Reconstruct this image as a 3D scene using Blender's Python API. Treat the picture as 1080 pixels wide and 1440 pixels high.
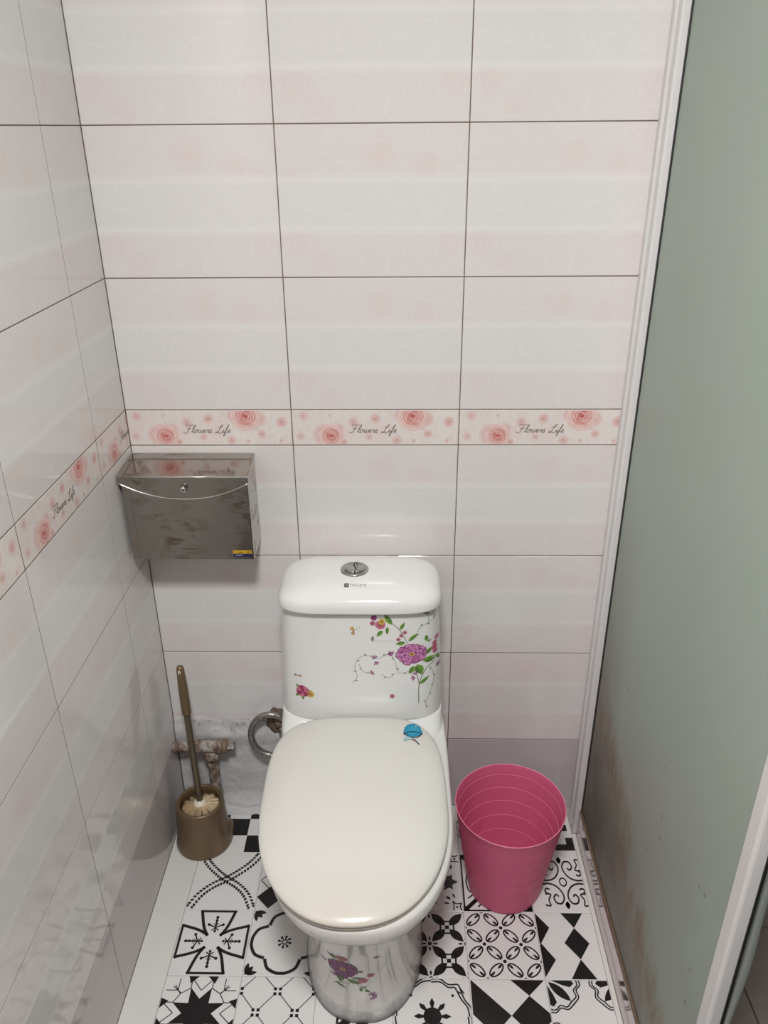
import bpy, bmesh, math, random
from mathutils import Vector, Matrix, noise
from mathutils.bvhtree import BVHTree

for o in list(bpy.data.objects):
    bpy.data.objects.remove(o, do_unlink=True)
scene = bpy.context.scene
COL = scene.collection
PI = math.pi
random.seed(7)

# ------------------------------------------------------------------ camera
CAM = Vector((0.2114, -1.4851, 1.5446))
YAW, PITCH, ROLL, FPX = -0.02059, 0.45182, -0.00815, 1116.96
def cam_axes():
    cy, sy, cp, sp = math.cos(YAW), math.sin(YAW), math.cos(PITCH), math.sin(PITCH)
    f = Vector((sy * cp, cy * cp, -sp)); r = Vector((cy, -sy, 0)); u = r.cross(f)
    cr, sr = math.cos(ROLL), math.sin(ROLL)
    return f, r * cr + u * sr, u * cr - r * sr
f, r, u = cam_axes()
cd = bpy.data.cameras.new('camera'); cam = bpy.data.objects.new('camera', cd); COL.objects.link(cam)
cd.sensor_fit = 'VERTICAL'; cd.sensor_height = 36.0; cd.lens = FPX / 1440 * 36.0; cd.clip_start = 0.02
m3 = Matrix((r, u, -f)).transposed()
cam.matrix_world = Matrix.Translation(CAM) @ m3.to_4x4()
scene.camera = cam

# ------------------------------------------------------------------ world, lamp light, exposure
w = bpy.data.worlds.new('world'); scene.world = w; w.use_nodes = True
w.node_tree.nodes['Background'].inputs[0].default_value = (0.5, 0.52, 0.55, 1)
w.node_tree.nodes['Background'].inputs[1].default_value = 0.15
LAMP = Vector((0.18, -1.46, 2.38))
ld = bpy.data.lights.new('ceiling_lamp_light', 'AREA'); ld.shape = 'SQUARE'; ld.size = 0.26
ld.energy = 34.0; ld.color = (1.0, 0.99, 0.975)
lo = bpy.data.objects.new('ceiling_lamp_light', ld); COL.objects.link(lo); lo.location = LAMP - Vector((0, 0, 0.004))
scene.view_settings.view_transform = 'Standard'
scene.view_settings.look = 'None'
scene.view_settings.gamma = 1.0
scene.view_settings.use_curve_mapping = False
scene.view_settings.exposure = 0.0

# ------------------------------------------------------------------ dimensions (metres)
XL = -0.3273            # left wall
TW, TH, BH = 0.33, 0.2518, 0.0744     # wall tile, border height
ZB = 0.972              # bottom of the border row
FW, FD = 0.1525, 0.1515  # floor tile pitch
FX0 = -0.2565
XG = 0.651              # glass partition plane
XR = 1.35               # far wall of the shower
YR = -2.15              # wall behind the camera
ZC = 2.40               # ceiling
ROWS = [ZB - 3 * TH - TH, ZB - 3 * TH, ZB - 2 * TH, ZB - TH, ZB]          # bottoms of rows up to the border
UP = [ZB + BH + k * TH for k in range(6)]

# ------------------------------------------------------------------ helpers
def link(o, parent=None):
    COL.objects.link(o)
    if parent: o.parent = parent
    return o

def mesh(name, verts, faces, mat, parent=None, smooth=False, cols=None):
    me = bpy.data.meshes.new(name)
    me.from_pydata([tuple(v) for v in verts], [], faces)
    mats = mat if isinstance(mat, (list, tuple)) else [mat]
    for m in mats: me.materials.append(m)
    if cols is not None:
        a = me.color_attributes.new('Col', 'FLOAT_COLOR', 'POINT')
        for i, c in enumerate(cols): a.data[i].color = (c[0], c[1], c[2], 1)
    if smooth:
        for p in me.polygons: p.use_smooth = True
    me.update()
    return link(bpy.data.objects.new(name, me), parent)

def from_bm(name, bm, mat, parent=None, smooth=False):
    me = bpy.data.meshes.new(name); bm.to_mesh(me); bm.free()
    me.materials.append(mat)
    if smooth:
        for p in me.polygons: p.use_smooth = True
    return link(bpy.data.objects.new(name, me), parent)

def bm_box(bm, lo, hi, bev=0, seg=1):
    g = bmesh.ops.create_cube(bm, size=1.0)
    vs = g['verts']
    for v in vs:
        v.co = Vector([(lo[i] + hi[i]) / 2 + v.co[i] * (hi[i] - lo[i]) for i in range(3)])
    if bev:
        es = list({e for v in vs for e in v.link_edges})
        bmesh.ops.bevel(bm, geom=es, offset=bev, segments=seg, affect='EDGES', profile=0.5)

def box(name, lo, hi, mat, parent=None, bev=0, seg=1):
    bm = bmesh.new(); bm_box(bm, lo, hi, bev, seg)
    return from_bm(name, bm, mat, parent, smooth=False)

def lathe(profile, n=48, close=False):
    """profile: list of (r, z). returns verts, faces"""
    V, F = [], []
    for (rr, z) in profile:
        for k in range(n):
            a = 2 * PI * k / n
            V.append((rr * math.cos(a), rr * math.sin(a), z))
    for i in range(len(profile) - 1):
        for k in range(n):
            k2 = (k + 1) % n
            F.append((i * n + k, i * n + k2, (i + 1) * n + k2, (i + 1) * n + k))
    if close:
        F.append(tuple(range((len(profile) - 1) * n, len(profile) * n)))
        F.append(tuple(reversed(range(n))))
    return V, F

def tube(path, rad, n=12, closed=False, caps=True):
    """tube along points; rad number or list"""
    pts = [Vector(p) for p in path]; N = len(pts)
    rr = rad if isinstance(rad, (list, tuple)) else [rad] * N
    V, F = [], []
    prev = None
    for i, p in enumerate(pts):
        if closed: t = pts[(i + 1) % N] - pts[i - 1]
        else: t = pts[min(i + 1, N - 1)] - pts[max(i - 1, 0)]
        t.normalize()
        if prev is None:
            a = Vector((0, 0, 1)) if abs(t.z) < 0.9 else Vector((1, 0, 0))
            nrm = t.cross(a).normalized()
        else:
            nrm = (prev - t * prev.dot(t)).normalized()
        prev = nrm; b = t.cross(nrm)
        for k in range(n):
            a = 2 * PI * k / n
            V.append(p + (nrm * math.cos(a) + b * math.sin(a)) * rr[i])
    rng = N if closed else N - 1
    for i in range(rng):
        j = (i + 1) % N
        for k in range(n):
            k2 = (k + 1) % n
            F.append((i * n + k, i * n + k2, j * n + k2, j * n + k))
    if caps and not closed:
        F.append(tuple(reversed(range(n)))); F.append(tuple(range((N - 1) * n, N * n)))
    return V, F

def empty(name, loc=(0, 0, 0), label=None, cat=None, group=None):
    o = bpy.data.objects.new(name, None); o.location = loc; o.empty_display_size = 0.05
    link(o)
    tag(o, label, cat, group)
    return o

def tag(o, label=None, cat=None, group=None, kind=None):
    if label: o['label'] = label
    if cat: o['category'] = cat
    if group: o['group'] = group
    if kind: o['kind'] = kind
    return o

def spline(pts, k=6, closed=False):
    P = [Vector((p[0], p[1])) for p in pts]; n = len(P); out = []
    if n < 3 and not closed: return [tuple(p) for p in P]
    for i in range(n if closed else n - 1):
        if closed: a, b, c, d = P[i - 1], P[i], P[(i + 1) % n], P[(i + 2) % n]
        else: a, b, c, d = P[max(i - 1, 0)], P[i], P[i + 1], P[min(i + 2, n - 1)]
        for s in range(k):
            t = s / k
            q = 0.5 * ((2 * b) + (c - a) * t + (2 * a - 5 * b + 4 * c - d) * t * t + (3 * b - a - 3 * c + d) * t ** 3)
            out.append((q.x, q.y))
    if not closed: out.append(tuple(P[-1]))
    return out

# ------------------------------------------------------------------ materials
def s2l(c):
    return tuple(((x / 255) / 12.92 if x / 255 <= 0.04045 else ((x / 255 + 0.055) / 1.055) ** 2.4) for x in c)

class NT:
    def __init__(s, name):
        s.m = bpy.data.materials.new(name); s.m.use_nodes = True
        s.t = s.m.node_tree; s.b = s.t.nodes['Principled BSDF']; s.out = s.t.nodes['Material Output']
    def n(s, typ, **kw):
        nd = s.t.nodes.new(typ)
        for k, v in kw.items(): setattr(nd, k, v)
        return nd
    def l(s, a, b): s.t.links.new(a, b)
    def math(s, op, a, b=None, clamp=False):
        nd = s.n('ShaderNodeMath', operation=op); nd.use_clamp = clamp
        for i, x in enumerate((a, b)):
            if x is None: continue
            if hasattr(x, 'links') or hasattr(x, 'is_linked'): s.l(x, nd.inputs[i])
            else: nd.inputs[i].default_value = x
        return nd.outputs[0]
    def mix(s, fac, a, b, blend='MIX'):
        nd = s.n('ShaderNodeMix', data_type='RGBA', blend_type=blend)
        for i, x in ((0, fac), (6, a), (7, b)):
            if hasattr(x, 'is_linked'): s.l(x, nd.inputs[i])
            elif i == 0: nd.inputs[0].default_value = x
            else: nd.inputs[i].default_value = (*x[:3], 1)
        return nd.outputs[2]
    def ramp(s, fac, stops):
        nd = s.n('ShaderNodeValToRGB')
        el = nd.color_ramp.elements
        while len(el) < len(stops): el.new(0.5)
        for e, (p, c) in zip(el, stops):
            e.position = p; e.color = (*c[:3], 1) if not isinstance(c, (int, float)) else (c, c, c, 1)
        s.l(fac, nd.inputs[0]); return nd.outputs[0]
    def noise(s, co, scale, detail=3, rough=0.5, dist=0.0):
        nd = s.n('ShaderNodeTexNoise')
        nd.inputs['Scale'].default_value = scale; nd.inputs['Detail'].default_value = detail
        nd.inputs['Roughness'].default_value = rough; nd.inputs['Distortion'].default_value = dist
        if co is not None: s.l(co, nd.inputs['Vector'])
        return nd.outputs['Fac']
    def obj(s): return s.n('ShaderNodeTexCoord').outputs['Object']
    def pos(s): return s.n('ShaderNodeNewGeometry').outputs['Position']
    def bump(s, h, strength, dist=0.001):
        nd = s.n('ShaderNodeBump'); nd.inputs['Strength'].default_value = strength; nd.inputs['Distance'].default_value = dist
        s.l(h, nd.inputs['Height']); s.l(nd.outputs[0], s.b.inputs['Normal'])
    def set(s, color=None, rough=None, metal=None, spec=None, coat=None, coat_rough=None, trans=None, sss=None):
        if color is not None:
            if hasattr(color, 'is_linked'): s.l(color, s.b.inputs['Base Color'])
            else: s.b.inputs['Base Color'].default_value = (*color[:3], 1)
        for k, v in (('Roughness', rough), ('Metallic', metal), ('Specular IOR Level', spec), ('Coat Weight', coat),
                     ('Coat Roughness', coat_rough), ('Transmission Weight', trans), ('Subsurface Weight', sss)):
            if v is None: continue
            if hasattr(v, 'is_linked'): s.l(v, s.b.inputs[k])
            else: s.b.inputs[k].default_value = v
        return s.m

def plain(name, rgb, rough=0.5, metal=0, spec=0.5, var=0.0, scale=30, bump=0.0):
    t = NT(name); c = s2l(rgb)
    if var or bump:
        nz = t.noise(t.obj(), scale, 4, 0.6)
        if var:
            c2 = t.mix(nz, tuple(x * (1 - var) for x in c), tuple(min(1, x * (1 + var)) for x in c)); t.set(c2)
        else: t.set(c)
        if bump: t.bump(nz, bump)
    else: t.set(c)
    return t.set(None, rough, metal, spec)

def mat_wall_tile(name, base, pink):
    """glazed tile printed with bands of faint roses; local x = along, local z = up (0..TH)"""
    t = NT(name); co = t.obj()
    sep = t.n('ShaderNodeSeparateXYZ'); t.l(co, sep.inputs[0]); z = sep.outputs['Z']
    wob = t.noise(co, 14, 2, 0.5)
    zn = t.math('DIVIDE', z, TH)
    # two soft ridges at one and two thirds, brightness of their rounding painted in
    def ridge(c, wd):
        d = t.math('ABSOLUTE', t.math('SUBTRACT', zn, c))
        return t.math('SUBTRACT', 1.0, t.math('DIVIDE', d, wd), True)
    rid = t.math('MAXIMUM', ridge(0.325, 0.045), ridge(0.655, 0.045))
    mid = t.math('MULTIPLY', t.math('GREATER_THAN', zn, 0.325), t.math('LESS_THAN', zn, 0.655))
    # rose swirls: rings round scattered cell centres
    vo = t.n('ShaderNodeTexVoronoi', feature='SMOOTH_F1'); vo.inputs['Scale'].default_value = 13; vo.inputs['Smoothness'].default_value = 0.05
    mp = t.n('ShaderNodeMapping'); mp.inputs['Scale'].default_value = (1, 0.02, 1)
    t.l(co, mp.inputs[0])
    ds = t.n('ShaderNodeTexNoise'); ds.inputs['Scale'].default_value = 26; ds.inputs['Detail'].default_value = 2; t.l(mp.outputs[0], ds.inputs['Vector'])
    vm = t.n('ShaderNodeVectorMath', operation='MULTIPLY_ADD'); t.l(ds.outputs['Color'], vm.inputs[0]); vm.inputs[1].default_value = (0.016, 0, 0.016); t.l(mp.outputs[0], vm.inputs[2])
    t.l(vm.outputs[0], vo.inputs['Vector'])
    ring = t.math('SINE', t.math('ADD', t.math('MULTIPLY', vo.outputs['Distance'], 46.0), t.math('MULTIPLY', wob, 9.0)))
    swirl = t.math('MULTIPLY_ADD', ring, 0.5); swirl.node.inputs[2].default_value = 0.5
    swirl = t.math('MULTIPLY', t.math('POWER', swirl, 2.0), t.ramp(t.noise(co, 45, 2, 0.5), [(0.42, 0.1), (0.6, 1.0)]))
    cell = t.math('SUBTRACT', 1.0, t.math('MULTIPLY', vo.outputs['Distance'], 1.9), True)
    blot = t.math('MULTIPLY', t.ramp(wob, [(0.38, 0.0), (0.66, 1.0)]), cell)
    amt = t.math('MULTIPLY', t.math('SUBTRACT', 1.0, t.math('MULTIPLY', mid, 0.85)), t.math('ADD', 0.42, t.math('MULTIPLY', blot, 0.75)), True)
    amt = t.math('MULTIPLY', amt, t.math('ADD', 0.80, t.math('MULTIPLY', swirl, 0.28)), True)
    col = t.mix(amt, base, pink)
    col = t.mix(t.math('MULTIPLY', swirl, 0.30), col, tuple(min(1, x * 1.10) for x in base))
    col = t.mix(t.math('MULTIPLY', rid, 0.55), col, tuple(min(1, x * 1.09) for x in base))
    t.set(col, 0.075, 0, 0.5)
    hh = t.math('ADD', t.math('MULTIPLY', swirl, 0.10), t.math('MULTIPLY', rid, 1.0))
    t.bump(hh, 0.25, 0.0007)
    return t.m

M = {}
M['tile'] = mat_wall_tile('wall_tile_glaze', s2l((224, 223, 222)), s2l((225, 211, 210)))

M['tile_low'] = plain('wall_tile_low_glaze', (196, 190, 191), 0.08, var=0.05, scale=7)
M['grout'] = plain('grout', (116, 102, 92), 0.9, var=0.35, scale=60)
def mat_border():
    t = NT('border_tile_glaze'); co = t.obj()
    vo = t.n('ShaderNodeTexVoronoi'); vo.inputs['Scale'].default_value = 34; 
    ds = t.n('ShaderNodeTexNoise'); ds.inputs['Scale'].default_value = 40; t.l(co, ds.inputs['Vector'])
    vm = t.n('ShaderNodeVectorMath', operation='MULTIPLY_ADD'); t.l(ds.outputs['Color'], vm.inputs[0]); vm.inputs[1].default_value = (0.03, 0, 0.03); t.l(co, vm.inputs[2])
    t.l(vm.outputs[0], vo.inputs['Vector'])
    ring = t.math('SINE', t.math('MULTIPLY', vo.outputs['Distance'], 26.0))
    sw = t.math('MULTIPLY_ADD', ring, 0.5); sw.node.inputs[2].default_value = 0.5
    nz = t.noise(co, 18, 3)
    col = t.mix(t.ramp(nz, [(0.35, 0.0), (0.7, 1.0)]), s2l((228, 223, 220)), s2l((227, 211, 209)))
    col = t.mix(t.math('MULTIPLY', sw, 0.25), col, s2l((243, 240, 237)))
    return t.set(col, 0.08)
M['border'] = mat_border()
def mat_print(name, rough=0.2):
    t = NT(name); a = t.n('ShaderNodeVertexColor'); a.layer_name = 'Col'
    return t.set(a.outputs['Color'], rough)
M['print'] = mat_print('glazed_print')
M['decal'] = mat_print('decal_print', 0.5)
M['floor_white'] = plain('floor_vinyl_white', (226, 225, 224), 0.32, var=0.05, scale=9)
M['strip'] = plain('floor_strip_white', (222, 221, 217), 0.35, var=0.06, scale=12)
M['black'] = plain('print_black', (22, 21, 22), 0.35)
M['floor_base'] = plain('floor_bed', (176, 172, 166), 0.8, var=0.15)
M['paint'] = plain('wall_paint', (206, 200, 192), 0.7, var=0.05, scale=5)
M['ceil'] = plain('ceiling_panel', (232, 230, 226), 0.6)
M['hall'] = plain('hall_floor', (58, 46, 38), 0.4, var=0.25, scale=12)
M['hall_wall'] = plain('hall_wall', (84, 74, 64), 0.7, var=0.1, scale=6)
M['door'] = plain('door_brown', (72, 52, 40), 0.45, var=0.2, scale=8)
def mat_plaster():
    t = NT('rough_plaster'); p = t.pos()
    n1 = t.noise(p, 22, 5, 0.65); n2 = t.noise(p, 75, 4, 0.6)
    col = t.mix(t.ramp(n1, [(0.35, 0.0), (0.7, 1.0)]), s2l((212, 212, 213)), s2l((196, 195, 196)))
    sep = t.n('ShaderNodeSeparateXYZ'); t.l(p, sep.inputs[0])
    band = t.math('SUBTRACT', 1.0, t.math('DIVIDE', t.math('ABSOLUTE', t.math('SUBTRACT', sep.outputs['Z'], 0.275)), 0.06), True)
    rust = t.math('MULTIPLY', t.ramp(n2, [(0.56, 0.0), (0.68, 1.0)]), band)
    col = t.mix(t.math('MULTIPLY', rust, 0.8), col, s2l((124, 96, 80)))
    t.set(col, 0.75); t.bump(n2, 0.5, 0.004)
    return t.m
M['plaster'] = mat_plaster()
def mat_ceramic():
    t = NT('white_ceramic'); nz = t.noise(t.pos(), 6, 2)
    t.set(t.mix(nz, s2l((228, 229, 228)), s2l((236, 236, 235))), 0.09, 0, 0.5); return t.m
M['ceramic'] = mat_ceramic()
def mat_pedestal():
    t = NT('smudged_ceramic'); p = t.pos()
    mp = t.n('ShaderNodeMapping'); mp.inputs['Scale'].default_value = (1, 1, 0.45); t.l(p, mp.inputs[0])
    n1 = t.noise(mp.outputs[0], 26, 5, 0.6, 1.2)
    sep = t.n('ShaderNodeSeparateXYZ'); t.l(p, sep.inputs[0]); z = sep.outputs['Z']
    band = t.math('SUBTRACT', 1.0, t.math('DIVIDE', t.math('ABSOLUTE', t.math('SUBTRACT', z, 0.335)), 0.07), True)
    n2 = t.noise(p, 60, 4, 0.6, 0.8)
    f1 = t.math('MULTIPLY', t.math('MULTIPLY', t.ramp(n1, [(0.55, 0.0), (0.72, 1.0)]), 0.3), t.math('LESS_THAN', z, 0.345))  # grey streaks: smudges plus silvery reflections painted into the colour
    f2 = t.math('MULTIPLY', t.math('MULTIPLY', t.ramp(n2, [(0.5, 0.0), (0.6, 1.0)]), band), 0.6)
    col = t.mix(t.math('MAXIMUM', f1, f2), s2l((226, 224, 222)), s2l((160, 160, 164)))
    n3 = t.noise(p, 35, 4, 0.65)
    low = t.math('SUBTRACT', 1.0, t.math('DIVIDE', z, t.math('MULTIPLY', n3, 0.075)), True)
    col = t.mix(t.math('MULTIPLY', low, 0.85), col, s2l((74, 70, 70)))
    t.set(col, 0.12); return t.m
M['pedestal'] = mat_pedestal()
def mat_lid():
    t = NT('ivory_plastic'); p = t.pos(); nz = t.noise(p, 7, 3)
    sep = t.n('ShaderNodeSeparateXYZ'); t.l(p, sep.inputs[0])
    fr = t.math('DIVIDE', t.math('SUBTRACT', -0.56, sep.outputs['Y']), 0.1, True)
    col = t.mix(nz, s2l((214, 213, 208)), s2l((219, 218, 213)))
    col = t.mix(t.math('MULTIPLY', fr, t.math('MULTIPLY', nz, 0.9)), col, s2l((206, 196, 176)))
    t.set(col, 0.22, 0, 0.45); return t.m
M['lid'] = mat_lid()
M['chrome'] = plain('chrome', (190, 190, 188), 0.16, 1.0)
M['dark'] = plain('dark_gap', (20, 20, 20), 0.6)
def mat_steel():
    t = NT('stained_stainless'); p = t.obj()
    mp = t.n('ShaderNodeMapping'); mp.inputs['Scale'].default_value = (1, 1, 2.2); t.l(p, mp.inputs[0])
    n1 = t.noise(mp.outputs[0], 17, 6, 0.6, 0.6)
    n2 = t.noise(p, 9, 2)
    sm = t.math('MULTIPLY', t.ramp(n1, [(0.5, 0.0), (0.56, 1.0)]), t.ramp(n2, [(0.42, 0.0), (0.6, 1.0)]))
    col = t.mix(sm, s2l((172, 168, 162)), s2l((140, 131, 120)))
    rough = t.math('ADD', 0.10, t.math('MULTIPLY', sm, 0.22))
    t.set(col, rough, 1.0); return t.m
M['steel'] = mat_steel()
M['steel_edge'] = plain('steel_edge', (225, 224, 220), 0.22, 1.0)
M['yellow'] = plain('sticker_yellow', (205, 160, 40), 0.4)
M['blue'] = plain('sticker_blue', (28, 34, 82), 0.4)
M['pale'] = plain('sticker_print', (200, 205, 215), 0.5)
def mat_bin():
    t = NT('pink_plastic'); p = t.obj(); nz = t.noise(p, 25, 4, 0.6)
    col = t.mix(t.math('MULTIPLY', t.ramp(nz, [(0.5, 0.0), (0.75, 1.0)]), 0.3), s2l((238, 120, 162)), s2l((216, 104, 142)))
    t.set(col, 0.42)
    tr = t.n('ShaderNodeBsdfTranslucent'); tr.inputs[0].default_value = (*s2l((242, 124, 166)), 1)
    mx = t.n('ShaderNodeMixShader'); mx.inputs[0].default_value = 0.28
    t.l(t.b.outputs[0], mx.inputs[1]); t.l(tr.outputs[0], mx.inputs[2]); t.l(mx.outputs[0], t.out.inputs[0])
    return t.m
M['bin'] = mat_bin()
M['bin_rib'] = plain('pink_rib', (240, 140, 174), 0.4)
M['bin_groove'] = plain('pink_groove', (178, 72, 110), 0.5)
M['bronze'] = plain('bronze_plastic', (120, 101, 76), 0.34, 0.35, var=0.12, scale=14)
M['rod'] = plain('bronze_rod', (122, 112, 96), 0.28, 0.75)
M['bristle'] = plain('bristle', (222, 200, 164), 0.7, var=0.15, scale=80)
M['cream'] = plain('cream_collar', (232, 222, 204), 0.4)
def mat_rust():
    t = NT('rusty_painted_iron'); p = t.pos()
    n1 = t.noise(p, 55, 5, 0.7); n2 = t.noise(p, 140, 3, 0.6)
    col = t.ramp(n1, [(0.36, s2l((84, 62, 52))), (0.46, s2l((128, 106, 94))), (0.55, s2l((156, 148, 142))), (0.7, s2l((204, 202, 200)))])
    t.set(col, 0.7, 0.0); t.bump(n2, 0.7, 0.004); return t.m
M['rust'] = mat_rust()
M['brass'] = plain('old_brass', (128, 108, 90), 0.6, 0.1, var=0.3, scale=80)
def mat_braid():
    t = NT('braided_steel'); p = t.obj()
    wv = t.n('ShaderNodeTexVoronoi'); wv.inputs['Scale'].default_value = 420; t.l(p, wv.inputs['Vector'])
    t.set(t.mix(wv.outputs['Distance'], s2l((196, 192, 186)), s2l((90, 88, 84))), 0.35, 0.85)
    t.bump(wv.outputs['Distance'], 0.5, 0.001); return t.m
M['braid'] = mat_braid()
M['blueplastic'] = plain('blue_plastic', (30, 52, 150), 0.4)
M['hole'] = plain('broken_brick', (108, 92, 80), 0.9, var=0.5, scale=60, bump=0.8)
M['frame'] = plain('white_frame', (220, 219, 219), 0.3, var=0.03, scale=20)
M['rail'] = plain('polished_rail', (196, 184, 186), 0.13, 0.9)
M['seal_brown'] = plain('old_sealant', (112, 92, 74), 0.6, var=0.3, scale=70)
def mat_glass():
    """acid-etched glass: scatters light through and back; old stains on its surface"""
    t = NT('frosted_glass'); p = t.pos()
    sep = t.n('ShaderNodeSeparateXYZ'); t.l(p, sep.inputs[0]); Y, Z = sep.outputs['Y'], sep.outputs['Z']
    n0 = t.noise(p, 5, 3)
    mp = t.n('ShaderNodeMapping'); mp.inputs['Scale'].default_value = (1, 1.6, 0.6); t.l(p, mp.inputs[0])
    ns = t.noise(mp.outputs[0], 14, 4, 0.6)
    col = t.mix(n0, s2l((180, 196, 184)), s2l((190, 203, 192)))
    # stain band that falls from the back channel towards the front
    lin = t.math('ADD', t.math('MULTIPLY', Y, 0.50), 0.48)            # z of the stain line
    d = t.math('ABSOLUTE', t.math('SUBTRACT', Z, lin))
    band = t.math('SUBTRACT', 1.0, t.math('DIVIDE', d, 0.11), True)
    st = t.math('MULTIPLY', band, t.ramp(ns, [(0.36, 0.0), (0.62, 1.0)]))
    low = t.math('SUBTRACT', 1.0, t.math('DIVIDE', Z, 0.55), True)
    film = t.math('MULTIPLY', low, t.ramp(t.noise(p, 9, 4, 0.6), [(0.3, 0.1), (0.75, 0.8)]))
    near = t.math('MULTIPLY', t.math('SUBTRACT', 1.0, t.math('DIVIDE', t.math('ABSOLUTE', t.math('ADD', Y, 0.09)), 0.17), True),
                  t.math('SUBTRACT', 1.0, t.math('DIVIDE', Z, 0.95), True))
    under = t.math('DIVIDE', t.math('SUBTRACT', t.math('ADD', lin, 0.09), Z), 0.22, True)
    under = t.math('MULTIPLY', under, t.math('ADD', 0.45, t.math('MULTIPLY', ns, 0.8)), True)
    col = t.mix(t.math('MULTIPLY', film, 0.8), col, s2l((146, 146, 122)))
    col = t.mix(t.math('MULTIPLY', under, 0.85), col, s2l((112, 102, 80)))
    col = t.mix(t.math('MULTIPLY', near, t.math('ADD', 0.75, t.math('MULTIPLY', ns, 0.9)), True), col, s2l((96, 80, 56)))
    col = t.mix(t.math('MULTIPLY', st, 0.8), col, s2l((136, 98, 66)))
    vo = t.n('ShaderNodeTexVoronoi'); vo.inputs['Scale'].default_value = 22; t.l(p, vo.inputs['Vector'])
    spot = t.math('MULTIPLY', t.math('LESS_THAN', vo.outputs['Distance'], 0.09), t.math('LESS_THAN', Z, 0.6))
    col = t.mix(t.math('MULTIPLY', spot, 0.5), col, s2l((80, 74, 62)))
    di = t.n('ShaderNodeBsdfDiffuse'); t.l(col, di.inputs[0])
    tr = t.n('ShaderNodeBsdfTranslucent'); t.l(col, tr.inputs[0])
    rf = t.n('ShaderNodeBsdfRefraction'); t.l(col, rf.inputs[0]); rf.inputs['Roughness'].default_value = 0.55; rf.inputs['IOR'].default_value = 1.15
    gl = t.n('ShaderNodeBsdfGlossy'); gl.inputs['Roughness'].default_value = 0.45
    a = t.n('ShaderNodeMixShader'); a.inputs[0].default_value = 0.25; t.l(di.outputs[0], a.inputs[1]); t.l(tr.outputs[0], a.inputs[2])
    b = t.n('ShaderNodeMixShader'); b.inputs[0].default_value = 0.12; t.l(a.outputs[0], b.inputs[1]); t.l(rf.outputs[0], b.inputs[2])
    fr = t.n('ShaderNodeFresnel'); fr.inputs[0].default_value = 1.35
    c = t.n('ShaderNodeMixShader'); t.l(fr.outputs[0], c.inputs[0]); t.l(b.outputs[0], c.inputs[1]); t.l(gl.outputs[0], c.inputs[2])
    t.l(c.outputs[0], t.out.inputs[0]); return t.m
M['glass'] = mat_glass()
def mat_clear():
    t = NT('clear_seal'); t.set(s2l((186, 196, 190)), 0.22, 0, 0.5, trans=0.7); return t.m
M['clear'] = mat_clear()
M['grey_tile'] = plain('shower_floor_tile', (120, 114, 110), 0.45, var=0.18, scale=25)
M['rubber'] = plain('black_rubber', (24, 24, 26), 0.5)  # flat black for the dark gap and painted shade line of the partition

# ------------------------------------------------------------------ painters for printed motifs
class Motif:
    """flat black print on a floor tile, unit square, u to the right, v towards the viewer"""
    def __init__(s): s.P = []; s.tf = [lambda p: p]
    def poly(s, pts):
        for f_ in s.tf: s.P.append([f_(p) for p in pts])
    def disc(s, c, rr, n=14): s.poly([(c[0] + rr * math.cos(2 * PI * k / n), c[1] + rr * math.sin(2 * PI * k / n)) for k in range(n)])
    def stroke(s, pts, wd, closed=False):
        n = len(pts)
        L, R_ = [], []
        for i in range(n):
            a = pts[i - 1] if (closed or i > 0) else pts[i]
            b = pts[(i + 1) % n] if (closed or i < n - 1) else pts[i]
            dx, dy = b[0] - a[0], b[1] - a[1]; d = math.hypot(dx, dy) or 1
            nx, ny = -dy / d * wd / 2, dx / d * wd / 2
            L.append((pts[i][0] + nx, pts[i][1] + ny)); R_.append((pts[i][0] - nx, pts[i][1] - ny))
        for i in range(n if closed else n - 1):
            j = (i + 1) % n
            s.poly([L[i], L[j], R_[j], R_[i]])
    def curve(s, pts, wd, k=6, closed=False): s.stroke(spline(pts, k, closed), wd, closed)
    def line(s, a, b, wd): s.stroke([a, b], wd)
    def ring(s, c, rr, wd, a0=0, a1=2 * PI, n=20):
        full = abs(a1 - a0) > 2 * PI - 0.01
        N = n if full else n + 1
        s.stroke([(c[0] + rr * math.cos(a0 + (a1 - a0) * k / n), c[1] + rr * math.sin(a0 + (a1 - a0) * k / n)) for k in range(N)], wd, full)
    def leaf(s, p, ang, ln, wd, n=6):
        ca, sa = math.cos(ang), math.sin(ang); up, dn = [], []
        for k in range(n + 1):
            t = k / n; x = t * ln; y = wd / 2 * math.sin(PI * t) ** 0.8
            up.append((p[0] + x * ca - y * sa, p[1] + x * sa + y * ca))
            if 0 < k < n: dn.append((p[0] + x * ca + y * sa, p[1] + x * sa - y * ca))
        s.poly(up + dn[::-1])
    def oval(s, c, ang, a, b, wd, n=20):
        ca, sa = math.cos(ang), math.sin(ang)
        s.stroke([(c[0] + a * math.cos(t) * ca - b * math.sin(t) * sa, c[1] + a * math.cos(t) * sa + b * math.sin(t) * ca)
                  for t in [2 * PI * k / n for k in range(n)]], wd, True)
def rotk(k):
    def f_(p):
        x, y = p[0] - 0.5, p[1] - 0.5
        for _ in range(k): x, y = -y, x
        return (x + 0.5, y + 0.5)
    return f_
def mirx(p): return (1 - p[0], p[1])
def miry(p): return (p[0], 1 - p[1])
R4 = [rotk(k) for k in range(4)]
MX = [lambda p: p, mirx]
MXY = [lambda p: p, mirx, miry, lambda p: (1 - p[0], 1 - p[1])]
D8 = R4 + [(lambda g: (lambda p: mirx(g(p))))(g) for g in R4]
ID = [lambda p: p]

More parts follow.
